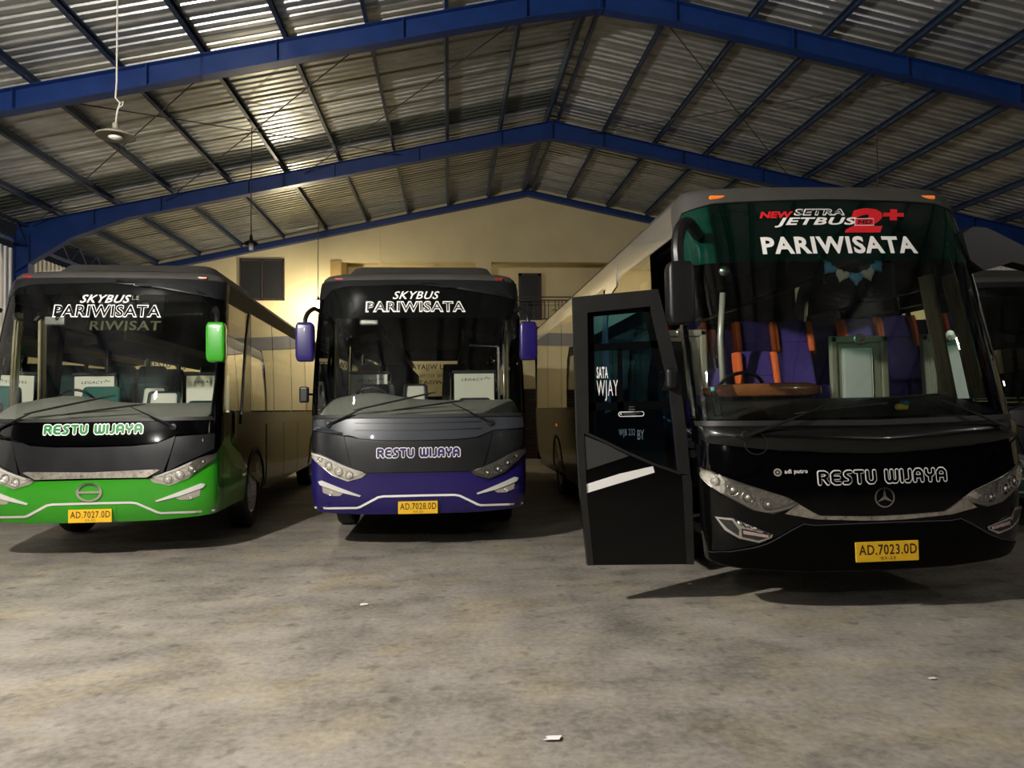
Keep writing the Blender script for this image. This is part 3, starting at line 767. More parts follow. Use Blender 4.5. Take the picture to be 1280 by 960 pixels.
def rear_end(parent, S, zs, mat, win=(1.95, 2.86), text=None):
    y = S.L; W_ = S.W(1.5); Wt = S.W(zs)
    m_ = MB(); m_.prism([(-W_, .45), (W_, .45), (W_, win[0]), (-W_, win[0])], 'y', y-.03, y); m_.prism([(-W_, win[1]), (W_, win[1]), (Wt, zs+.08), (-Wt, zs+.08)], 'y', y-.03, y)
    for sx in (-1, 1): m_.box((min(sx*.98, sx*W_), y-.03, win[0]), (max(sx*.98, sx*W_), y, win[1]))
    m_.build('rear_panel', mat, parent)
    g = MB().box((-.98, y-.02, win[0]), (.98, y-.014, win[1])).build('rear_window', 'clear', parent)
    if text:
        for (tx, bx, bd) in text: decal('rear_lettering', fit(font2d(tx, bd), bx, flip=True), lambda x, z: (x, y-.022, z), 'blackdecal', g)
def side(parent, S, sx, zs, sill, wheel_y, bottom, lower_mat, front_top, a_start, header='charcoal', win_bottom=1.62, win_top=None, first=None, panes=7, rail_mat='charcoal', pillar_mat='black'):
    """one flank: lower panel with wheel arches, sill, header rail, pillars and panes"""
    m_ = (lambda q: q) if sx > 0 else mir
    E = S.END
    win_top = win_top or zs-.24
    arches = [S.ay(y) for y in wheel_y]
    poly = [(a_start, sill)] + front_top
    last = arches[0]
    low = []
    # front_top runs from a_start down to the first arch
    poly2 = [(E, sill), (a_start, sill)] + front_top + arc((arches[0], .5), .6, 150, 0) + [(arches[0]+.6, bottom), (arches[1]-.6, bottom)] + arc((arches[1], .5), .6, 180, 0) + [(arches[1]+.6, bottom), (E, bottom)]
    panel('side_panel', S, m_(poly2), 0, .02, lower_mat, parent, fine=.12)
    for a in arches:
        bx = []
        pts = arc((a, .5), .615, 180, 0, 14)
        panel('wheel_arch_trim', S, m_(pts+arc((a, .5), .57, 0, 180, 14)), .012, .03, 'matblack', parent, fine=.5)
    # luggage hatches between the wheels
    n = 3; a0 = arches[0]+.75; a1 = arches[1]-.75; st = (a1-a0)/n
    for i in range(n):
        panel('luggage_door', S, m_([(a0+i*st+.015, bottom+.06), (a0+(i+1)*st-.015, bottom+.06), (a0+(i+1)*st-.015, sill-.18), (a0+i*st+.015, sill-.18)]), .008, .012, lower_mat, parent, fine=.5)
    panel('header_rail', S, m_([(S.A-.02, win_top), (E, win_top), (E, zs+.005), (S.A-.02, zs+.005)]), 0.002, .02, rail_mat, parent, fine=.2)
    x = first[1]; w_ = (E-.35-x)/panes
    for i in range(panes+1):
        q0 = x+i*w_-.045 if i else x-.02
        q1 = x+i*w_+.045 if i < panes else E
        panel('window_pillar', S, m_([(q0, sill), (q1, sill), (q1, win_top), (q0, win_top)]), -.006, .02, pillar_mat, parent, fine=.5)
    for i in range(panes):
        panel('side_window', S, m_([(x+i*w_+.02, win_bottom), (x+(i+1)*w_-.02, win_bottom), (x+(i+1)*w_-.02, win_top+.03), (x+i*w_+.02, win_top+.03)]), .004, .006, 'side_glass', parent, fine=.5)

# ------------------------------------------------------------------ bus interiors
def dashboard(parent, S, z_front, z_back, depth, mat, hump=None):
    vs = []; fs = []; na, nt = 30, 8
    am = S.A-.12
    for i in range(na+1):
        a = -am+2*am*i/na; p = S.P(a, z_front, -.05); xb = max(-1.12, min(1.12, p.x*1.0))
        zb = z_back + (hump(xb) if hump else 0)
        for j in range(nt+1):
            t = j/nt; e = math.sin(t*math.pi/2)
            y = p.y+(max(depth, p.y+.2)-p.y)*t
            vs.append((p.x+(xb-p.x)*t, y, p.z+(zb-p.z)*e))
        vs.append((xb, max(depth, p.y+.2)+.04, zb-.06)); vs.append((xb, max(depth, p.y+.2)+.05, .9))
    m_ = nt+3
    for i in range(na):
        for j in range(m_-1): fs.append((i*m_+j, (i+1)*m_+j, (i+1)*m_+j+1, i*m_+j+1))
    o = mk('dashboard', vs, fs, mat, parent, True); return autosmooth(o, 40)
def curtain(parent, x, y0, y1, z0, z1, mat='curtain', slope=0):
    n = 16; vs = []
    for i in range(n+1):
        t = i/n; d = .022*math.sin(t*math.pi*7)
        for z, s_ in ((z0, 0), (z1, slope)): vs.append((x+d, y0+(y1-y0)*t+s_, z)); vs.append((x+d+.006, y0+(y1-y0)*t+s_, z))
    fs = []
    for i in range(n):
        a = 4*i; b = a+4; fs += [(a, b, b+2, a+2), (a+1, a+3, b+3, b+1), (a+2, b+2, b+3, a+3), (a, a+1, b+1, b)]
    return mk('curtain', vs, fs, mat, parent, True)
def steering(parent, x, y, z, mat='matblack', r=.23):
    o = empty('steering_wheel', (x, y, z), (math.radians(-58), 0, 0), parent)
    MB().tube([(r*math.cos(2*math.pi*i/28), r*math.sin(2*math.pi*i/28), 0) for i in range(28)], .017, 8, closed=True).build('wheel_rim', mat, o, True)
    MB().lathe([(0, -.03), (.07, -.025), (.075, .01), (0, .02)], 'z', 18).build('wheel_hub', mat, o, True)
    for k in range(3):
        a = math.radians(90+120*k); MB().tube([(0, 0, -.01), (r*math.cos(a), r*math.sin(a), 0)], .014, 6).build('spoke', mat, o)
    MB().tube([(0, 0, 0), (0, 0, -.5)], .025, 8).build('column', mat, o)
def board(parent, x0, x1, y, z0, z1, txt):
    o = MB().rbox((x0, y-.015, z0), (x1, y+.015, z1), .008, 2).build('partition_board', 'board', parent)
    MB().rbox((x0-.03, y-.02, z1), (x1+.03, y+.03, z1+.05), .015, 2).build('board_top_rail', 'interior', o)
    fn = lambda x, z: (x, y-.0165, z); w_ = x1-x0
    decal('board_lettering', fit(font2d(txt, .01, .25), (x0+w_*.18, z1-.10, x0+w_*.74, z1-.065)), fn, 'blackdecal', o)
    decal('board_swirl', line2d(ccurve([(x0+w_*.76, z1-.085), (x0+w_*.80, z1-.05), (x0+w_*.84, z1-.07), (x0+w_*.9, z1-.065)]), .004), fn, 'blackdecal', o)
def post(parent, pts, mat='chrome', r=.016): return MB().tube(pts, r, 10).build('handrail', mat, parent, True)

# ------------------------------------------------------------------ the two-tone coach (green, purple, teal ones)
def sky_bus(name, label, loc, yaw, paint, number, style, full=True, decor=True):
    S = SKY; zs = 3.17
    B = empty(name, (loc[0], loc[1], 0), (0, 0, yaw)); tag(B, label, 'bus', 'parked coaches')
    af = S.ay(2.35)
    bound = [(0, .885), (.6, .885), (.8, .93), (1.0, 1.0), (1.2, 1.09), (1.3, 1.145), (1.4, 1.2), (1.62, 1.32), (1.9, 1.36), (2.2, 1.28), (2.55, 1.02), (2.88, .8)]
    bound[-1] = arc((af, .5), .6, 150, 150, 1)[0]
    half = [(0, .415), (.7, .42), (1.1, .44), (1.35, .455), (af-.6, .45)] + arc((af, .5), .6, 180, 150, 4)[:-1] + bound[::-1]
    panel('front_bumper', S, sym(half), 0, .02, paint, B)
    mh = bound[:6] + [(1.3, 1.6), (1.21, 1.545), (0, 1.545)]
    mask_mat = 'charcoal' if style != 'green' else 'black'
    panel('front_mask', S, sym(mh), 0, .02, mask_mat, B)
    # bonnet flap and cowl
    panel('bonnet_flap', S, sym([(0, .90), (.58, .90), (.73, .95), (.80, 1.16), (.84, 1.34), (.66, 1.262), (.4, 1.24), (0, 1.235)]), .014, .016, 'charcoal', B)
    for sx in (1, -1):
        pl = [(.85, 1.335), (.76, .955), (.9, 1.03), (1.1, 1.12), (1.26, 1.19), (1.26, 1.36)]
        panel('mask_cheek', S, pl if sx > 0 else mir(pl), .010, .012, 'charcoal', B)
    panel('cowl_panel', S, sym([(0, 1.255), (.4, 1.26), (.66, 1.282), (.86, 1.36), (1.26, 1.38), (1.24, 1.50), (0, 1.505)]), .018, .02, 'slate' if style == 'purple' else mask_mat, B)
    if style == 'purple':
        for z in (1.36, 1.44): panel('cowl_groove', S, sym([(0, z), (.72, z+.01), (.72, z+.022), (0, z+.012)]), .021, .004, 'blackdecal', B)
    panel('windscreen_seal', S, sym([(0, 1.51), (1.24, 1.515), (1.22, 1.555), (0, 1.548)]), .014, .02, 'rubber', B)
    # windscreen
    wsp = [(0, 1.545), (1.21, 1.555), (1.24, 2.0), (1.235, 2.6), (1.2, 2.95), (1.1, 3.06), (.9, 3.1), (0, 3.115)]
    ws = panel('windscreen', S, sym(wsp), .004, .006, 'ws', B)
    zf = 2.69 if style == 'purple' else 2.97
    panel('sun_film', S, sym([(0, zf), (1.225, zf+.005), (1.2, 2.975 if zf > 2.95 else 2.95), (1.1, 3.06), (.9, 3.1), (0, 3.115)]), .0055 , 0, 'film', ws)
    panel('visor_panel', S, sym([(0, 3.11), (.9, 3.096), (1.1, 3.056), (1.2, 2.95), (1.46, 2.95), (1.46, zs+.005), (0, zs+.005)]), .012, .03, 'charcoal', B)
    for sx in (1, -1):
        pl = [(1.205, 1.55), (1.46, 1.55), (1.46, 2.96), (1.2, 2.96), (1.235, 2.6), (1.24, 2.0)]
        panel('front_pillar', S, pl if sx > 0 else mir(pl), .010, .03, 'black', B)
    # lettering
    fo = lambda o: (lambda a, z: S.P(a, z, o))
    sky = font2d('SKYBUS', .015, .35); par = font2d('PARIWISATA', .035)
    if style == 'purple':
        decal('skybus_lettering', fit(sky, (-.32, 2.925, .255, 3.025)), fo(.008), 'white', B)
        decal('pariwisata_outline', fit(font2d('PARIWISATA', .05), (-.645, 2.762, .57, 2.902)), fo(.008), 'white', B)
        decal('pariwisata_fill', fit(font2d('PARIWISATA', .0), (-.645+.02, 2.762+.016, .57-.02, 2.902-.016)), fo(.010), 'blackdecal', B)
        zt0, zt1 = 1.055, 1.178; inner = 'navy'; ta = .475
    elif style == 'green':
        decal('skybus_lettering', fit(sky, (-.315, 2.868, .25, 2.965)), fo(.008), 'white', B)
        decal('skybus_model', fit(font2d('L.E', .01), (.262, 2.905, .34, 2.955)), fo(.008), 'ghost', B)
        decal('pariwisata_outline', fit(font2d('PARIWISATA', .045), (-.595, 2.695, .60, 2.848)), fo(.008), 'white', B)
        decal('pariwisata_fill', fit(font2d('PARIWISATA', .012), (-.595+.014, 2.695+.012, .60-.014, 2.848-.012)), fo(.010), 'film', B)
        panel('reflection_patch', S, [(-.20, 2.54), (.62, 2.54), (.62, 2.97), (.2, 2.97), (-.2, 2.80)], -.004, 0, 'ghostrefl', ws)  # translucent grey patch painted in as a ghost reflection on the glass
        decal('reflection_lettering', fit(font2d('RIWISAT', .02), (-.17, 2.55, .60, 2.66)), fo(-.006), 'ghost', ws)  # dim repeat of the lettering, a reflection put in as a decal
        zt0, zt1 = 1.365, 1.492; inner = 'dgreen'; ta = .517
    if style in ('purple', 'green'):
        name_words((-ta, zt0, ta, zt1), .25, .165, 'white', inner, fo(.023), fo(.025), B, .010)
    # bumper trims
    for sx in (1, -1):
        mm_ = (lambda q: q) if sx > 0 else mir
        hl = [(1.33, 1.135), (1.184, 1.122), (1.079, 1.092), (.873, .997), (.585, .886), (.64, .845), (.795, .805), (.98, .875), (1.12, .98), (1.24, 1.065)]
        sg = lambda pts: [(sx*p[0], p[1]) for p in pts]
        headlight(B, S, mm_(hl), [(sx*.78, .875, .045), (sx*.90, .915, .05), (sx*1.02, .98, .045), (sx*1.13, 1.05, .032)], [(sg([(.66, .905), (.87, .98), (1.08, 1.073), (1.26, 1.115)]), .010)])
        fg = [(1.16, .80), (1.113, .812), (.869, .723), (.70, .66), (.653, .645), (.665, .632), (.905, .687), (1.133, .762)]
        panel('fog_trim', S, mm_(fg), .018, .02, 'trimwhite', B)
        panel('fog_lamp', S, mm_([(1.11, .745), (.93, .685), (.86, .665), (.90, .64), (1.0, .64), (1.10, .675)]), .008, .01, 'lampgrey', B)
        lamp_disc(B, S, sx*1.0, .668, .024, .012)
    ln = [(1.30, .492), (1.07, .498), (.72, .505), (.68, .515), (.46, .622), (.40, .632), (0, .634)]
    ln = ln + [(-p[0], p[1]) for p in ln[::-1][1:]]
    decal('bumper_line', line2d(ln[::-1], .012), fo(.010), 'white' if style == 'purple' else 'trimwhite', B)
    panel('number_plate_recess', S, sym([(0, .435), (.25, .435), (.25, .6), (0, .6)]), .006, .006, paint, B)
    if number: plate(B, S, -.235, .44, .21, .583, number, '03-25')
    if style == 'green':
        decal('chrome_bar', flatpanel(sym([(0, .905), (.57, .900), (.70, .975), (.66, .985), (0, .968)]), [x*.1 for x in range(-7, 8)], [])[:2], fo(.034), 'chrome_old', B)
        c = (-.02, .755)
        e = join2d(ring2d(c, .082, .102, 14, 1.3, math.radians(20), math.radians(160)), ring2d(c, .082, .102, 14, 1.3, math.radians(200), math.radians(340)),
                   ring2d(c, .082, .102, 4, 1.3, math.radians(-20), math.radians(20)), ring2d(c, .082, .102, 4, 1.3, math.radians(160), math.radians(200)),
                   ([(c[0]-.12, c[1]-.012), (c[0]+.12, c[1]-.012), (c[0]+.12, c[1]+.012), (c[0]-.12, c[1]+.012)], [(0, 1, 2, 3)]))
        em = decal('round_emblem', e, fo(.02), 'chrome', B); sm = em.modifiers.new('thick', 'SOLIDIFY'); sm.thickness = .014
        panel('emblem_back', S, [(c[0]+.03*math.cos(t/8*math.pi*2)*3.2, c[1]+.06*math.sin(t/8*math.pi*2)) for t in range(8)], .006, .006, paint, B)
        for sx in (1, -1):
            cl = [(1.46, 1.25), (1.7, 1.16), (2.0, .98), (2.3, .90), (2.7, .86)]
            decal('side_swoosh', line2d(ccurve([(sx*p[0], p[1]) for p in (cl if sx > 0 else cl)], 4), .014), fo(.008), 'silver', B)
    # wipers
    wiper(B, S, (-1.02, 1.44), (-.62, 1.61), (-.42, 1.66), ((-.74, 1.60), (.20, 1.80)))
    wiper(B, S, (.82, 1.44), (.5, 1.60), (.38, 1.66), ((-.36, 1.585), (.52, 1.70)))
    # roof
    roof_shell(B, S, zs, [(0, zs), (.02, zs+.05), (.07, zs+.09), (.18, zs+.12), (.42, zs+.145), (.8, zs+.155)], 'roofpaint')
    ac = MB(); tp = []
    bs = [(-1.0, 1.0), (1.0, 1.0), (1.0, 3.7), (-1.0, 3.7)]
    ac = MB().rbox((-1, -1, -1), (1, 1, 1), .18, 3); vs = []
    for (a, b, c) in ac.v:
        t = (c+1)/2; vs.append((a*(1.02-.14*t), 2.5+b*(1.45-.35*t), zs+.08+.25*t))
    autosmooth(mk('air_conditioner', vs, ac.f, 'roofpaint', B), 40)
    for sx in (-1, 1):
        p = S.P(sx*1.02, zs+.03, .0); MB().rbox((p.x-.06, p.y-.02, zs+.02), (p.x+.06, p.y+.05, zs+.055), .012, 2).build('marker_lamp', 'redlens', B)
    # flanks
    for sx in (1, -1):
        m_ = (lambda q: q) if sx > 0 else mir
        side(B, S, sx, zs, 1.6, (2.35, 8.4), .45, 'flank', bound[5:], 1.3, first=(0, 3.0), panes=5, rail_mat='roofpaint')
        panel('front_side_window', S, m_([(1.47, 1.62), (2.40, 1.62), (2.5, 2.2), (2.66, 2.93), (1.5, 2.93)]), .004, .006, 'side_glass', B)
        panel('curved_pillar', S, m_([(2.38, 1.6), (3.0, 1.6), (3.0, 2.94), (2.62, 2.94), (2.49, 2.2)]), .004, .02, 'black', B)
        panel('pillar_trim', S, m_(line_poly([(2.42, 1.45), (2.46, 1.8), (2.56, 2.3), (2.74, 2.75), (2.9, 2.95)], .035)), .016, .012, 'matblack', B)
        panel('door_seam', S, m_([(1.52, .62), (1.535, .62), (1.535, 2.9), (1.52, 2.9)]), .006, .002, 'blackdecal', B)
        MB().rbox((sx*1.262-.012, S.P(2.05, 1.4).y-.02, 1.3), (sx*1.262+.012, S.P(2.05, 1.4).y+.02, 1.62), .008, 2).build('door_handle', 'chrome', B)
        for y in (2.35, 8.4):
            wheel(B, sx*1.08, y, sx)
        pa = [(sx*1.16, .46, 2.78), (sx*1.21, .34, 2.80), (sx*1.255, .20, 2.74), (sx*1.275, .12, 2.66), (sx*1.275, .1, 2.58)]
        mirror_unit(B, S, sx, pa, sx*1.275, .1, 2.165, 2.61, .215, .14, paint, .026)
        if sx < 0:
            MB().tube([(sx*1.24, .5, 1.8), (sx*1.32, .42, 1.8)], .014, 8).build('kerb_mirror_arm', 'matblack', B)
            MB().rbox((-1.40, .36, 1.70), (-1.29, .44, 1.89), .025, 3).build('kerb_mirror', 'matblack', B)
    rear_end(B, S, zs, 'black', text=[('RESTU WIJAYA', (-.62, 2.60, .62, 2.78), .02)] + ([('0271 700 700  0271 700 700', (-.6, 2.44, .6, 2.52), .01), ('PARIWISATA', (-.6, 2.26, .6, 2.36), .01)] if style == 'purple' else []) if full else None)
    cabin(B, S, 1.05, zs)
    if not full: return B
    dashboard(B, S, 1.56, 1.72, .95, 'dash', lambda x: .10*math.exp(-((x+.62)/.45)**2))
    fab = 'seat_dark' if style == 'green' else 'seat_grey'
    board(B, -1.0, -.50, 1.98, 1.30, 2.10, 'LEGACY'); board(B, .42, .98, 1.98, 1.30, 2.10, 'LEGACY')
    for x in (-.45, .36): post(B, [(x, 1.96, 1.05), (x, 1.96, 2.12)])
    post(B, [(1.0, 1.25, 1.3), (1.0, 1.25, 2.42), (.62, 1.25, 2.44)], 'silver', .02) if style == 'purple' else None
    if style == 'purple': post(B, [(1.06, 1.15, 1.3), (1.06, 1.15, 2.5)], 'silver', .016)
    seat(B, -.62, 1.45, .92, 'seat_teal' if style == 'green' else 'seat_grey', h=.80, wd=.52)
    steering(B, -.62, 1.16, 1.70)
    seat(B, -.14, 2.05, .82, fab, None, True, .92, .40)
    if style == 'green': seat(B, .10, 1.7, .86, fab, None, True, .80, .5)
    seat(B, .70, 1.42, .80, 'seat_grey' if style == 'purple' else fab, None, False, .72, .5)
    for r in range(5):
        for x in (-.88, -.44, .44, .88): seat(B, x, 2.85+r*.85, 1.05, fab, None, False, 1.02, .42)
    curtain(B, -1.10, 1.2, 1.36, 1.62, 2.85); curtain(B, 1.10, 1.15, 1.4, 1.62, 2.85) if style == 'purple' else None
    MB().rbox((-.9, 1.0, 2.80), (.9, 1.25, 2.98), .03, 2).build('destination_box', 'interior', B)
    pr = S.P(-.62, 2.72, -.09); MB().rbox((pr.x-.11, pr.y-.02, 2.62), (pr.x+.11, pr.y+.03, 2.72), .02, 2).build('rear_view_mirror', 'silver', B)
    return B
def line_poly(pts, w_):
    v, f = line2d(ccurve(pts, 4), w_); n = len(v)//2
    return [v[2*i] for i in range(n)] + [v[2*i+1] for i in range(n)][::-1]
green = sky_bus('coach', 'bright green and black coach with SKYBUS PARIWISATA lettering, leftmost of the parked buses', (-3.88, 8.7), math.radians(2.5), 'green', 'AD.7027.0D', 'green')
purple = sky_bus('coach', 'dark purple and charcoal coach parked in the middle, between the green and the black bus', (-.364, 8.8), 0, 'purple', 'AD.7028.0D', 'purple')
teal = sky_bus('coach', 'dark teal coach mostly hidden behind the black bus at the right picture edge', (7.75, 8.9), 0, 'teal', None, 'teal', full=False)

# ------------------------------------------------------------------ the tall black coach
def jet_bus():
    S = JET; zs = 3.42
    B = empty('coach', (3.285, 5.65, 0), (0, -math.radians(.6), 0))
    tag(B, 'tall glossy black coach with open door and green tinted windscreen, nearest bus on the right', 'bus', 'parked coaches')
    fo = lambda o: (lambda a, z: S.P(a, z, o))
    panel('front_skin', S, sym([(0, .315), (.6, .325), (1.1, .36), (1.5, .40), (1.5, 1.52), (1.36, 1.50), (0, 1.475)]), 0, .02, 'black', B)
    crease = [(1.36, .47), (1.30, .477), (1.15, .498), (.985, .532), (.88, .565), (.797, .606), (.70, .66), (.607, .706), (.525, .694), (0, .698)]
    panel('bumper_lip', S, sym([(0, .33), (.6, .34), (1.1, .375), (1.36, .42)] + crease), .012, .014, 'bumper_black', B)
    decal('bumper_line', line2d([(p[0], p[1]+.004) for p in crease[::-1]] , .004), fo(.014), 'slate', B)
    decal('bumper_line', line2d([(-p[0], p[1]+.004) for p in crease], .004), fo(.014), 'slate', B)
    panel('bonnet_flap', S, sym([(0, .765), (.45, .785), (.58, .87), (.70, .97), (.86, 1.12), (.93, 1.22), (.75, 1.235), (.24, 1.205), (0, 1.20)]), .016, .018, 'black', B)
    panel('cowl_panel', S, sym([(0, 1.225), (.24, 1.23), (.75, 1.262), (1.22, 1.32), (1.30, 1.35), (1.33, 1.455), (0, 1.43)]), lambda a, z: .02+.06*max(0, math.sin(math.pi*min(1, max(0, (z-(1.225+.07*abs(a)))/(.205-.04*abs(a))))))*max(0, 1-(a/1.35)**4), .05, 'black_cowl', B, zst=.02)
    for sx in (1, -1):
        pl = [(.97, 1.22), (.90, 1.12), (1.06, 1.06), (1.26, 1.135), (1.40, 1.145), (1.42, 1.32), (1.25, 1.30)]
        panel('front_wing', S, pl if sx > 0 else mir(pl), .014, .016, 'black', B)
    panel('windscreen_seal', S, sym([(0, 1.435), (1.38, 1.46), (1.40, 1.50), (0, 1.478)]), .016, .02, 'rubber', B)
    wsp = [(0, 1.475), (1.36, 1.497), (1.40, 2.0), (1.40, 2.5), (1.37, 3.0), (1.35, 3.18), (1.27, 3.29), (1.0, 3.345), (0, 3.365)]
    ws = panel('windscreen', S, sym(wsp), .004, .006, 'wsgreen', B)
    panel('tint_band', S, sym([(0, 2.80), (1.375, 2.80), (1.37, 3.0), (1.35, 3.18), (1.27, 3.29), (1.0, 3.345), (0, 3.365)]), -.004, 0, 'tintband', ws)
    panel('visor_panel', S, sym([(0, 3.36), (1.0, 3.34), (1.26, 3.283), (1.345, 3.175), (1.365, 3.0), (1.47, 3.0), (1.47, zs+.005), (0, zs+.005)]), .016, .03, 'roofpaint', B)
    for sx in (1, -1):
        pl = [(1.355, 1.49), (1.50, 1.49), (1.50, 3.02), (1.36, 3.02), (1.40, 2.5), (1.40, 2.0)]
        panel('front_pillar', S, pl if sx > 0 else mir(pl), .010, .03, 'black', B)
        pl = line_poly([(1.43, 1.52), (1.455, 2.1), (1.455, 2.6), (1.42, 3.05)], .03)
        panel('pillar_reflection', S, pl if sx > 0 else mir(pl), .022, .014, 'chrome', B)  # chrome strip stands in for the bright reflection along the pillar edge
        mm_ = (lambda q: q) if sx > 0 else mir
        hl = [(1.41, 1.13), (1.262, 1.114), (1.058, 1.034), (.723, .916), (.633, .862), (.685, .832), (.828, .79), (.967, .82), (1.143, .925), (1.27, 1.005), (1.378, 1.084)]
        sg = lambda pts: [(sx*p[0], p[1]) for p in pts]
        H_ = headlight(B, S, mm_(hl), [(sx*1.10, .975, .05), (sx*1.0, .92, .048), (sx*.86, .865, .042), (sx*1.22, 1.04, .034)],
                  [(sg([(1.19, 1.085), (1.15, 1.02), (1.12, .92)]), .009), (sg([(.95, .985), (.93, .90), (.90, .81)]), .010), (sg([(.67, .855), (.83, .81), (.96, .838), (1.14, .94)]), .008)])
        fg = [(1.24, .766), (1.108, .757), (1.07, .70), (.835, .637), (.847, .611), (.941, .575), (1.078, .605), (1.172, .665)]
        panel('fog_trim', S, mm_(fg), .016, .016, 'chrome', B)
        panel('fog_lens', S, mm_([(1.212, .750), (1.118, .742), (1.072, .672), (1.078, .625), (1.155, .680)]), .022, .006, 'dashblack', B)
        panel('fog_led', S, mm_([(1.055, .682), (.865, .634), (.86, .615), (.945, .592), (1.058, .618)]), .022, .006, 'dashblack', B)
        panel('fog_led_strip', S, mm_([(1.045, .668), (.87, .632), (.872, .612), (1.045, .642)]), .026, .006, 'pinkrefl', B)
    ch = [(0, .72), (.145, .722), (.525, .745), (.74, .79), (.69, .83), (.64, .862), (.525, .79), (.48, .768), (.15, .754), (0, .752)]
    panel('chrome_smile', S, sym(ch), .022, .024, 'chrome_old', B)
    plate(B, S, -.235, .42, .265, .572, 'AD.7023.0D', '03-25')
    # lettering and emblems
    name_words((-.492, .992, .505, 1.108), .20, .125, 'white', 'black', fo(.021), fo(.023), B, .009)
    decal('builder_lettering', fit(font2d('adi putro', .02), (-.725, 1.080, -.557, 1.122)), fo(.021), 'white', B)
    decal('builder_emblem', join2d(ring2d((-.775, 1.10), .018, .03, 16), ring2d((-.775, 1.10), .0, .010, 10)), fo(.021), 'lampgrey', B)
    c = (.004, .893); st = [ring2d(c, .066, .076, 32)]
    for k in range(3):
        a = math.radians(90+120*k); d = (math.cos(a), math.sin(a)); p = (-d[1], d[0])
        st.append(([(c[0]+p[0]*.013, c[1]+p[1]*.013), (c[0]-p[0]*.013, c[1]-p[1]*.013), (c[0]+d[0]*.070, c[1]+d[1]*.070)], [(0, 1, 2)]))
    em = decal('star_emblem', join2d(*st), fo(.028), 'chrome', B); sm = em.modifiers.new('thick', 'SOLIDIFY'); sm.thickness = .010
    T = []
    decal('new_lettering', fit(font2d('NEW', .05, .3), (-.63, 3.183, -.335, 3.247)), fo(.008), 'red', ws)
    decal('setra_outline', fit(font2d('SETRA', .05, .3), (-.335, 3.205, .105, 3.270)), fo(.008), 'white', ws)
    decal('setra_fill', fit(font2d('SETRA', .005, .3), (-.335+.014, 3.205+.009, .105-.014, 3.270-.009)), fo(.010), 'blackdecal', ws)
    decal('number_two', fit(font2d('2', .06, .3), (.067, 3.045, .44, 3.275)), fo(.008), 'red', ws)
    decal('plus_sign', fit(font2d('+', .06, .2), (.44, 3.160, .645, 3.268)), fo(.008), 'red', ws)
    decal('jetbus_lettering', fit(font2d('JETBUS', .03, .35), (-.519, 3.095, .20, 3.186)), fo(.011), 'white', ws)
    decal('hd_plate', ([(.165, 3.108), (.335, 3.108), (.352, 3.176), (.182, 3.176)], [(0, 1, 2, 3)]), fo(.010), 'white', ws)
    decal('hd_ground', ([(.172, 3.114), (.332, 3.114), (.346, 3.170), (.186, 3.170)], [(0, 1, 2, 3)]), fo(.0115), 'red', ws)
    decal('hd_lettering', fit(font2d('HD', .02, .3), (.195, 3.121, .325, 3.163)), fo(.013), 'blackdecal', ws)
    decal('pariwisata_lettering', fit(font2d('PARIWISATA', .035), (-.652, 2.855, .668, 3.012)), fo(.008), 'white', ws)
    decal('permit_sticker', ([(1.20, 1.54), (1.30, 1.54), (1.30, 1.66), (1.20, 1.66)], [(0, 1, 2, 3)]), fo(.008), 'lampglow', ws)
    for sx in (1, -1):
        p = S.P(sx*.95, 3.40, .0)
        MB().rbox((p.x-.075, p.y-.025, 3.385), (p.x+.075, p.y+.03, 3.42), .012, 2).build('marker_lamp', 'amber', B)
    wiper(B, S, (-.98, 1.36), (-.55, 1.52), (-.35, 1.60), ((-.60, 1.535), (.12, 1.60)), po=.10)
    wiper(B, S, (1.0, 1.38), (.72, 1.52), (.45, 1.645), ((-.10, 1.63), (.62, 1.665)), po=.09)
    decal('wiper_cap_ring', ring2d((-.92, 1.31), .075, .080, 24), fo(.085), 'rubber', B)
    roof_shell(B, S, zs, [(0, zs), (.015, zs+.04), (.05, zs+.075), (.14, zs+.10), (.4, zs+.125), (.8, zs+.14)], 'roofpaint')
    rp = [(1.17, 3.2), (1.2, 6.0), (1.17, 8.0)]
    ac = MB().rbox((-1, -1, -1), (1, 1, 1), .2, 3); vs = [(a*(.98-.12*(c_+1)/2), 5.0+b*(1.6-.4*(c_+1)/2), zs+.06+.17*(c_+1)/2) for (a, b, c_) in ac.v]
    autosmooth(mk('air_conditioner', vs, ac.f, 'roofpaint', B), 40)
    wy = (2.6, 8.7); af = S.ay(wy[0])
    for sx in (1, -1):
        m_ = (lambda q: q) if sx > 0 else mir
        a0 = 1.5 if sx > 0 else 2.45
        side(B, S, sx, zs, 1.6, wy, .36, 'flank', [(a0, .36), (af-.6, .36), (af-.6, .5)], a0, first=(0, 5.15), panes=4, win_top=3.12, rail_mat='silver')
        panel('front_side_window', S, m_([(a0+.05, 1.63), (4.72, 1.63), (4.9, 2.4), (4.8, 2.95), (4.5, 3.13), (a0+.05, 3.13)]), .004, .006, 'side_glass', B)
        panel('curved_pillar', S, m_(line_poly([(4.95, 1.55), (5.0, 2.0), (5.06, 2.5), (4.98, 2.9), (4.75, 3.10), (4.35, 3.18)], [.13, .13, .12, .11, .10, .08][0])), .014, .03, 'silver', B)
        decal('belt_line', line2d([(sx*p, 1.615) for p in ((4.9, 8, 11, S.END-.1) if sx > 0 else (S.END-.1, 11, 8, 4.9))][::1], .012), fo(.01), 'slate', B)
        panel('side_marker', S, m_([(9.6, 1.28), (9.75, 1.28), (9.75, 1.33), (9.6, 1.33)]), .012, .01, 'amber', B)
        for y in wy: wheel(B, sx*1.12, y, sx)
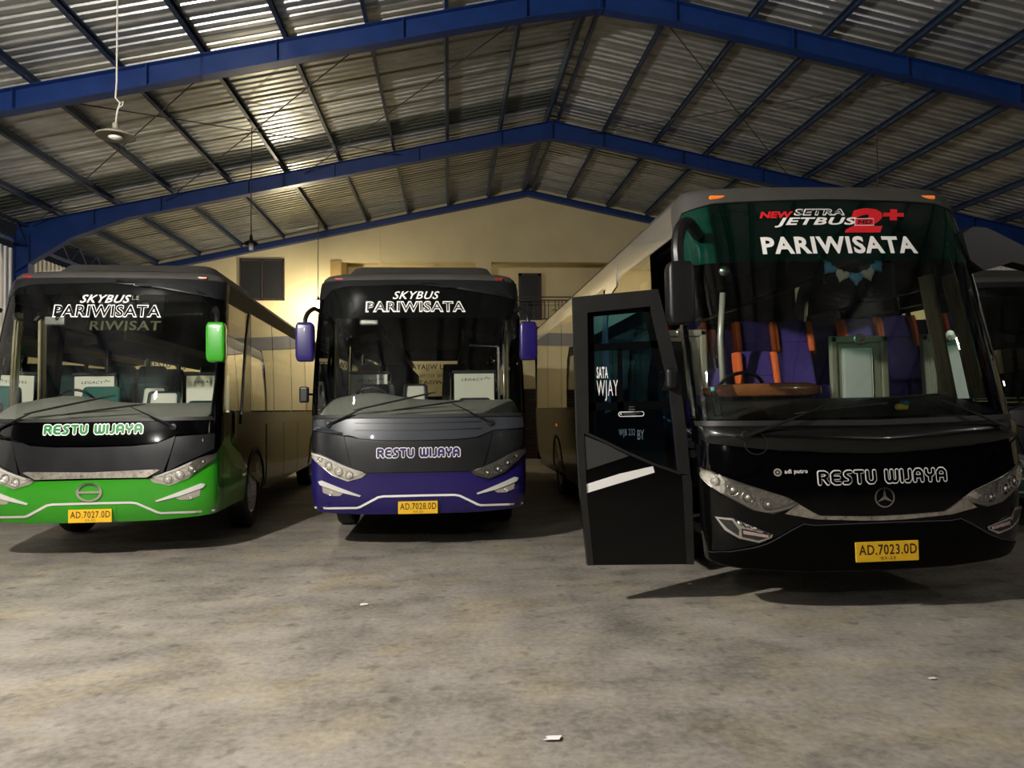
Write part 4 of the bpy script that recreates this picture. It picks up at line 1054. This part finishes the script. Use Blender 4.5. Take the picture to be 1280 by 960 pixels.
        if sx < 0:
            mirror_unit(B, S, sx, [(-1.17, .62, 3.05), (-1.32, .40, 3.10), (-1.43, .26, 3.02), (-1.48, .19, 2.86), (-1.475, .18, 2.7)], -1.475, .18, 2.255, 2.74, .215, .16, 'matblack', .05)
        else:
            q = mirror_unit(B, S, sx, [(1.78, .66, 2.84), (1.86, .62, 2.80), (1.90, .58, 2.70), (1.90, .56, 2.58)], 1.90, .55, 2.1, 2.64, .22, .16, 'matblack', .05)
            wing = [(1.16, 3.05), (1.26, 3.11), (1.38, 3.10), (1.55, 3.02), (1.84, 2.87), (1.84, 2.74), (1.60, 2.80), (1.47, 2.76), (1.34, 2.73), (1.22, 2.82)]
            autosmooth(MB().prism(wing[::-1], 'y', .60, .76).build('mirror_wing', 'matblack', q))
    rear_end(B, S, zs, 'black', (1.9, 3.05))
    # open driver's door, swung forward so its outside faces the front
    D = empty('driver_door', (0, .50, 0), (0, 0, 0), B)
    outer = [(-2.261, 2.521), (-1.56, 2.58), (-1.475, 2.21), (-1.40, 1.851), (-1.355, 1.40), (-1.324, 1.003), (-1.324, .337), (-2.196, .361), (-2.24, .9), (-2.256, 1.407)]
    inner = [(-2.148, 2.395), (-1.625, 2.44), (-1.56, 2.15), (-1.49, 1.80), (-1.455, 1.45), (-1.43, 1.085), (-1.62, 1.155), (-1.85, 1.26), (-2.02, 1.35), (-2.160, 1.435)]
    fy = lambda o: (lambda x, z: (x, o, z))
    low = [(-2.256, 1.43), (-2.160, 1.425), (-2.02, 1.34), (-1.85, 1.25), (-1.62, 1.145), (-1.43, 1.075), (-1.335, 1.06), (-1.324, 1.003), (-1.324, .337), (-2.196, .361), (-2.24, .9)]
    MB().prism(low[::-1], 'y', 0, .055).build('door_skin', 'black', D)
    up_o = [(-2.256, 1.43), (-2.261, 2.521), (-1.56, 2.58), (-1.475, 2.21), (-1.40, 1.851), (-1.355, 1.40), (-1.335, 1.06)]
    up_i = [(-2.160, 1.425), (-2.148, 2.395), (-1.625, 2.44), (-1.56, 2.12), (-1.49, 1.80), (-1.455, 1.42), (-1.43, 1.075)]
    fr_ = MB()
    for i in range(len(up_o)-1): fr_.prism([up_o[i], up_o[i+1], up_i[i+1], up_i[i]], 'y', -.012, .06)
    fr_.build('door_frame', 'frame', D)
    MB().prism([(-2.258, 1.43), (-2.200, 1.43), (-2.188, .9), (-2.150, .36), (-2.196, .361), (-2.24, .9)], 'y', -.010, .06).build('door_edge', 'frame', D)
    MB().prism([(-1.40, 1.06), (-1.335, 1.06), (-1.324, 1.0), (-1.324, .337), (-1.385, .337), (-1.395, .9)][::-1], 'y', -.010, .06).build('door_edge', 'frame', D)
    gl = flatpanel([(-2.165, 1.42), (-2.02, 1.335), (-1.85, 1.245), (-1.62, 1.14), (-1.425, 1.07), (-1.45, 1.42), (-1.485, 1.80), (-1.555, 2.12), (-1.62, 2.445), (-2.15, 2.40)])
    decal('door_glass', gl[:2], fy(.025), 'door_glass', D)
    for poly in ([(-2.15, 2.08), (-1.55, 2.10), (-1.56, 2.16), (-2.15, 2.14)], [(-2.15, 2.36), (-1.62, 2.40), (-1.62, 2.44), (-2.15, 2.40)], [(-2.155, 1.42), (-2.095, 1.40), (-2.09, 2.40), (-2.15, 2.40)],
                 [(-2.15, 1.60), (-1.48, 1.60), (-1.49, 1.665), (-2.15, 1.665)], [(-1.915, 1.60), (-1.86, 1.60), (-1.865, 2.10), (-1.90, 2.10)], [(-1.62, 2.44), (-1.68, 2.435), (-1.60, 2.0), (-1.52, 1.665), (-1.485, 1.80), (-1.555, 2.12)]):
        v, f, _ = flatpanel(poly); decal('glass_border', (v, f), fy(.0235), 'film', D)
    decal('door_stripe', flatpanel([(-2.199, 1.007), (-2.194, .937), (-1.627, 1.087), (-1.64, 1.139), (-1.92, 1.085)])[:2], fy(-.0015), 'white', D)
    decal('door_panel_grey', flatpanel([(-2.195, 1.40), (-2.188, 1.123), (-1.836, 1.226), (-2.02, 1.325)])[:2], fy(-.0015), 'stripegrey', D)
    MB().tube([(-2.20, -.006, 1.428), (-2.02, -.006, 1.343), (-1.85, -.006, 1.253), (-1.62, -.006, 1.148), (-1.42, -.006, 1.075)], .012, 6).build('glass_sill_trim', 'frame', D)
    decal('glass_lettering', fit(font2d('SATA', .02), (-2.078, 1.86, -1.985, 1.955)), fy(.0215), 'white', D)
    tl = join2d(*[([(x, 1.672), (x+.007, 1.672), (x+.009, 1.835+i*.006), (x+.002, 1.835+i*.006)], [(0, 1, 2, 3)]) for i, x in enumerate((-2.075, -2.045, -2.025, -1.998, -1.978, -1.950, -1.925))])
    decal('glass_lettering', fit(font2d('WJAY', -.005), (-2.08, 1.675, -1.905, 1.845)), fy(.0215), 'white', D)
    pill = join2d(ring2d((-1.888, 1.565), .015, .021, 10, 1, math.pi/2, math.pi*1.5), ring2d((-1.715, 1.565), .015, .021, 10, 1, -math.pi/2, math.pi/2),
                  ([(-1.888, 1.58), (-1.715, 1.58), (-1.715, 1.586), (-1.888, 1.586), (-1.888, 1.544), (-1.715, 1.544), (-1.715, 1.55), (-1.888, 1.55)], [(0, 1, 2, 3), (4, 5, 6, 7)]),
                  ([(-1.90, 1.555), (-1.888, 1.567), (-1.888, 1.578)], [(0, 1, 2)]), ([(-1.876, 1.555), (-1.888, 1.578), (-1.888, 1.567)], [(0, 1, 2)]))
    decal('star_sticker', pill, fy(.0215), 'white', D)
    decal('sticker_lines', join2d(([(-1.868, 1.568), (-1.73, 1.568), (-1.73, 1.576), (-1.868, 1.576)], [(0, 1, 2, 3)]), ([(-1.862, 1.554), (-1.76, 1.554), (-1.76, 1.560), (-1.862, 1.560)], [(0, 1, 2, 3)])), fy(.0215), 'silver', D)
    decal('glass_lettering', fit(font2d('WJB 232', .0), (-1.908, 1.375, -1.775, 1.445)), fy(.0215), 'bluegrey', D)
    decal('glass_lettering', fit(font2d('BY', .0), (-1.755, 1.355, -1.70, 1.435)), fy(.0215), 'bluegrey', D)
    MB().rbox((-1.53, -.10, 1.76), (-1.44, -.01, 1.93), .03, 3).build('door_mirror', 'matblack', D)
    MB().prism([(-1.55, 1.75), (-1.40, 1.75), (-1.42, 1.88), (-1.47, 1.95)], 'y', -.014, .0).build('mirror_base', 'matblack', D)
    MB().rbox((-1.83, -.02, 1.598), (-1.78, .0, 1.628), .006, 2).build('door_lock', 'chrome', D)
    for z in (.6, 1.2): MB().box((-1.33, .0, z), (-1.22, .04, z+.06)).build('hinge', 'matblack', D)
    # interior
    cabin(B, S, 1.30, zs, 1.0, racks=False)
    dashboard(B, S, 1.52, 1.66, 1.05, 'dashblack')
    v = MB().rbox((-1, -1, -1), (1, 1, 1), .3, 3); vs = []
    for (a, b, c_) in v.v:
        e = math.sqrt(max(0, 1-(a*.96)**2)); vs.append((-.52+a*.50, 1.0+b*.2, 1.735+c_*.075*(.25+.75*e)+.015*(1-a*a)))
    mk('instrument_cowl', vs, v.f, 'wood', B, True)
    MB().rbox((-1.0, .9, 1.5), (-.06, 1.1, 1.70), .03, 2).build('instrument_panel', 'dashblack', B)
    steering(B, -.56, 1.38, 1.72)
    seat(B, -.62, 1.75, 1.0, 'seat_purple', None, False, .76, .5)
    seat(B, -.04, 1.85, 1.02, 'seat_purple', 'orange', False, .92, .40)
    def bulkhead(x0, x1, y, z0, z1, pane):
        o = MB(); f_ = .07
        o.rbox((x0, y-.03, z0), (x0+f_, y+.03, z1), .015, 2); o.rbox((x1-f_, y-.03, z0), (x1, y+.03, z1), .015, 2); o.rbox((x0, y-.03, z1-f_), (x1, y+.03, z1), .015, 2); o.rbox((x0, y-.03, z0), (x1, y+.03, z0+f_), .015, 2)
        o = o.build('bulkhead', 'beige', B)
        MB().rbox((x0+f_, y-.01, z0+f_), (x1-f_, y+.02, z1-f_), .01, 2).build('bulkhead_panel', 'beige', o)
        MB().rbox((x0+f_+.05, y-.025, z0+.1), (x1-f_-.10, y-.005, z1-f_-.05), .02, 3).build('bulkhead_window', pane, o)
        MB().lathe([(0, -.01), (.05, -.008), (.06, 0)], 'y', 20, ((x0+x1)/2, y-.03, z1-.03)).build('bulkhead_badge', 'chrome_old', o)
    bulkhead(-1.14, -.62, 2.1, 1.3, 2.40, 'interior')
    bulkhead(.52, 1.12, 1.75, 1.3, 2.28, 'lampglow')
    for r, y in enumerate((2.95, 3.8, 4.65, 5.5, 6.35)):
        for x in ((.40, .86, -.88, -.44) if r else (.40, .86, -.88, -.44)): seat(B, x, y, 1.32, 'seat_purple', 'orange', False, 1.06, .44)
    post(B, [(-.52, 1.9, 1.35), (-.54, 1.9, 2.3), (-.50, 1.9, 2.75)], 'lampgrey', .03)
    curtain(B, 1.16, .78, .98, 1.62, 2.78, slope=.28); curtain(B, -1.16, 2.4, 2.6, 1.65, 2.95)
    MB().rbox((.80, 1.5, 2.62), (1.10, 1.7, 3.0), .05, 3).build('front_locker', 'interior', B)
    p = S.P(-.95, 2.78, -.10); MB().lathe([(0, 0), (.04, .01), (.045, .03), (.03, .05), (0, .055)], 'y', 16, tuple(p)).build('round_mirror', 'silver', B, True)
    return B
K = jet_bus()
bpy.context.view_layer.update()
KM = Matrix.Translation((3.285, 5.65, 0)) @ Matrix.Rotation(-math.radians(.6), 4, 'Y')

# ------------------------------------------------------------------ small things
def heart_mesh():
    n = 22; pts = []
    for i in range(n):
        t = 2*math.pi*i/n; pts.append((16*math.sin(t)**3/34, (13*math.cos(t)-5*math.cos(2*t)-2*math.cos(3*t)-math.cos(4*t))/34))
    vs = [(0, -.5, 0)]; fs = []
    rings = [(.55, -.42), (.9, -.25), (1, 0), (.9, .25), (.55, .42)]
    for s_, d in rings: vs += [(p[0]*s_, d, p[1]*s_) for p in pts]
    vs.append((0, .5, 0)); e = len(vs)-1
    for i in range(n): fs.append((0, 1+i, 1+(i+1) % n)); fs.append((e, e-n+(i+1) % n, e-n+i))
    for r in range(4):
        for i in range(n): fs.append((1+r*n+i, 1+(r+1)*n+i, 1+(r+1)*n+(i+1) % n, 1+r*n+(i+1) % n))
    return vs, fs
g = empty('heart_garland', tuple(KM @ JET.P(.12, 2.66, -.08))); tag(g, 'string of blue and cream plush hearts hung inside the black bus windscreen', 'garland')
gi = g.location.copy()
hp = [(-.085, 2.765, 'hblue', 40), (.01, 2.70, 'hwhite', 20), (.125, 2.675, 'hblue', 0), (.235, 2.71, 'hwhite', -20), (.325, 2.78, 'hblue', -40)]
pts = [(-.17, 2.87)]+[(p[0], p[1]+.03) for p in hp]+[(.40, 2.88)]
MB().tube([KM @ JET.P(a, z, -.06)-gi for a, z in pts], .004, 6).build('string', 'linen', g)
hv, hf = heart_mesh()
for a, z, mt, rot in hp:
    o = mk('heart', [(x*.13, y*.05, z_*.13) for x, y, z_ in hv], hf, mt, g, True); o.location = KM @ JET.P(a, z, -.07)-gi; o.rotation_euler = (0, math.radians(rot), 0)
bt = empty('plastic_bottle', tuple(KM @ (JET.P(-1.16, 1.56, -.10))), (0, math.radians(-12), 0)); tag(bt, 'clear plastic water bottle standing on the black bus dashboard, left corner', 'bottle')
MB().lathe([(0, 0), (.030, 0), (.034, .01), (.034, .05), (.031, .055), (.034, .06), (.034, .12), (.031, .125), (.034, .13), (.033, .16), (.013, .20), (.013, .215), (0, .215)], 'z', 20).build('bottle_body', 'bottle', bt, True)
MB().lathe([(.016, .205), (.016, .232), (0, .233)], 'z', 14).build('bottle_cap', 'hblue', bt, True)
ty = empty('dashboard_toy', tuple(KM @ (JET.P(.30, 1.50, -.10)+Vector((0, .02, .075))))); tag(ty, 'small blue and yellow toy on the black bus dashboard behind the windscreen', 'toy')
MB().rbox((-.05, -.025, 0), (.05, .025, .05), .018, 3).build('toy_body', 'skin', ty, True)
MB().rbox((-.01, -.03, .03), (.06, .03, .085), .022, 3).build('toy_head', 'toyblue', ty, True)
def scrap(name, x, y, poly, label, mat='paper'):
    n = len(poly); vs = [(p[0], p[1], .004+.008*abs(math.sin(3*p[0]*30+p[1]*40))) for p in poly]; vs += [(v_[0], v_[1], v_[2]+.002) for v_ in vs]
    fs = [tuple(range(n))[::-1], tuple(range(n, 2*n))]+[(i, (i+1) % n, n+(i+1) % n, n+i) for i in range(n)]
    o = mk(name, vs, fs, mat); o.location = (x, y, 0); tag(o, label, 'litter'); return o
scrap('paper_scrap', .474, 3.743, [(-.048, -.022), (.032, -.028), (.05, .02), (-.02, .024), (-.03, .012), (-.018, .004), (-.03, -.002)], 'white torn paper scrap lying on the floor at bottom centre')
scrap('paper_scrap', -.723, 6.454, [(-.03, -.02), (.03, -.02), (.035, .02), (0, .03), (-.03, .02)], 'tiny pale scrap on the floor in front of the gap between green and purple bus')
scrap('paper_scrap', 2.767, 4.306, [(-.02, -.012), (.022, -.012), (.02, .014), (-.012, .016)], 'tiny pale scrap on the floor in front of the black bus at right')
scrap('paper_scrap', 2.128, 6.824, [(-.018, -.02), (.02, -.02), (.018, .02), (-.015, .022)], 'tiny white scrap on the floor under the open black bus door')
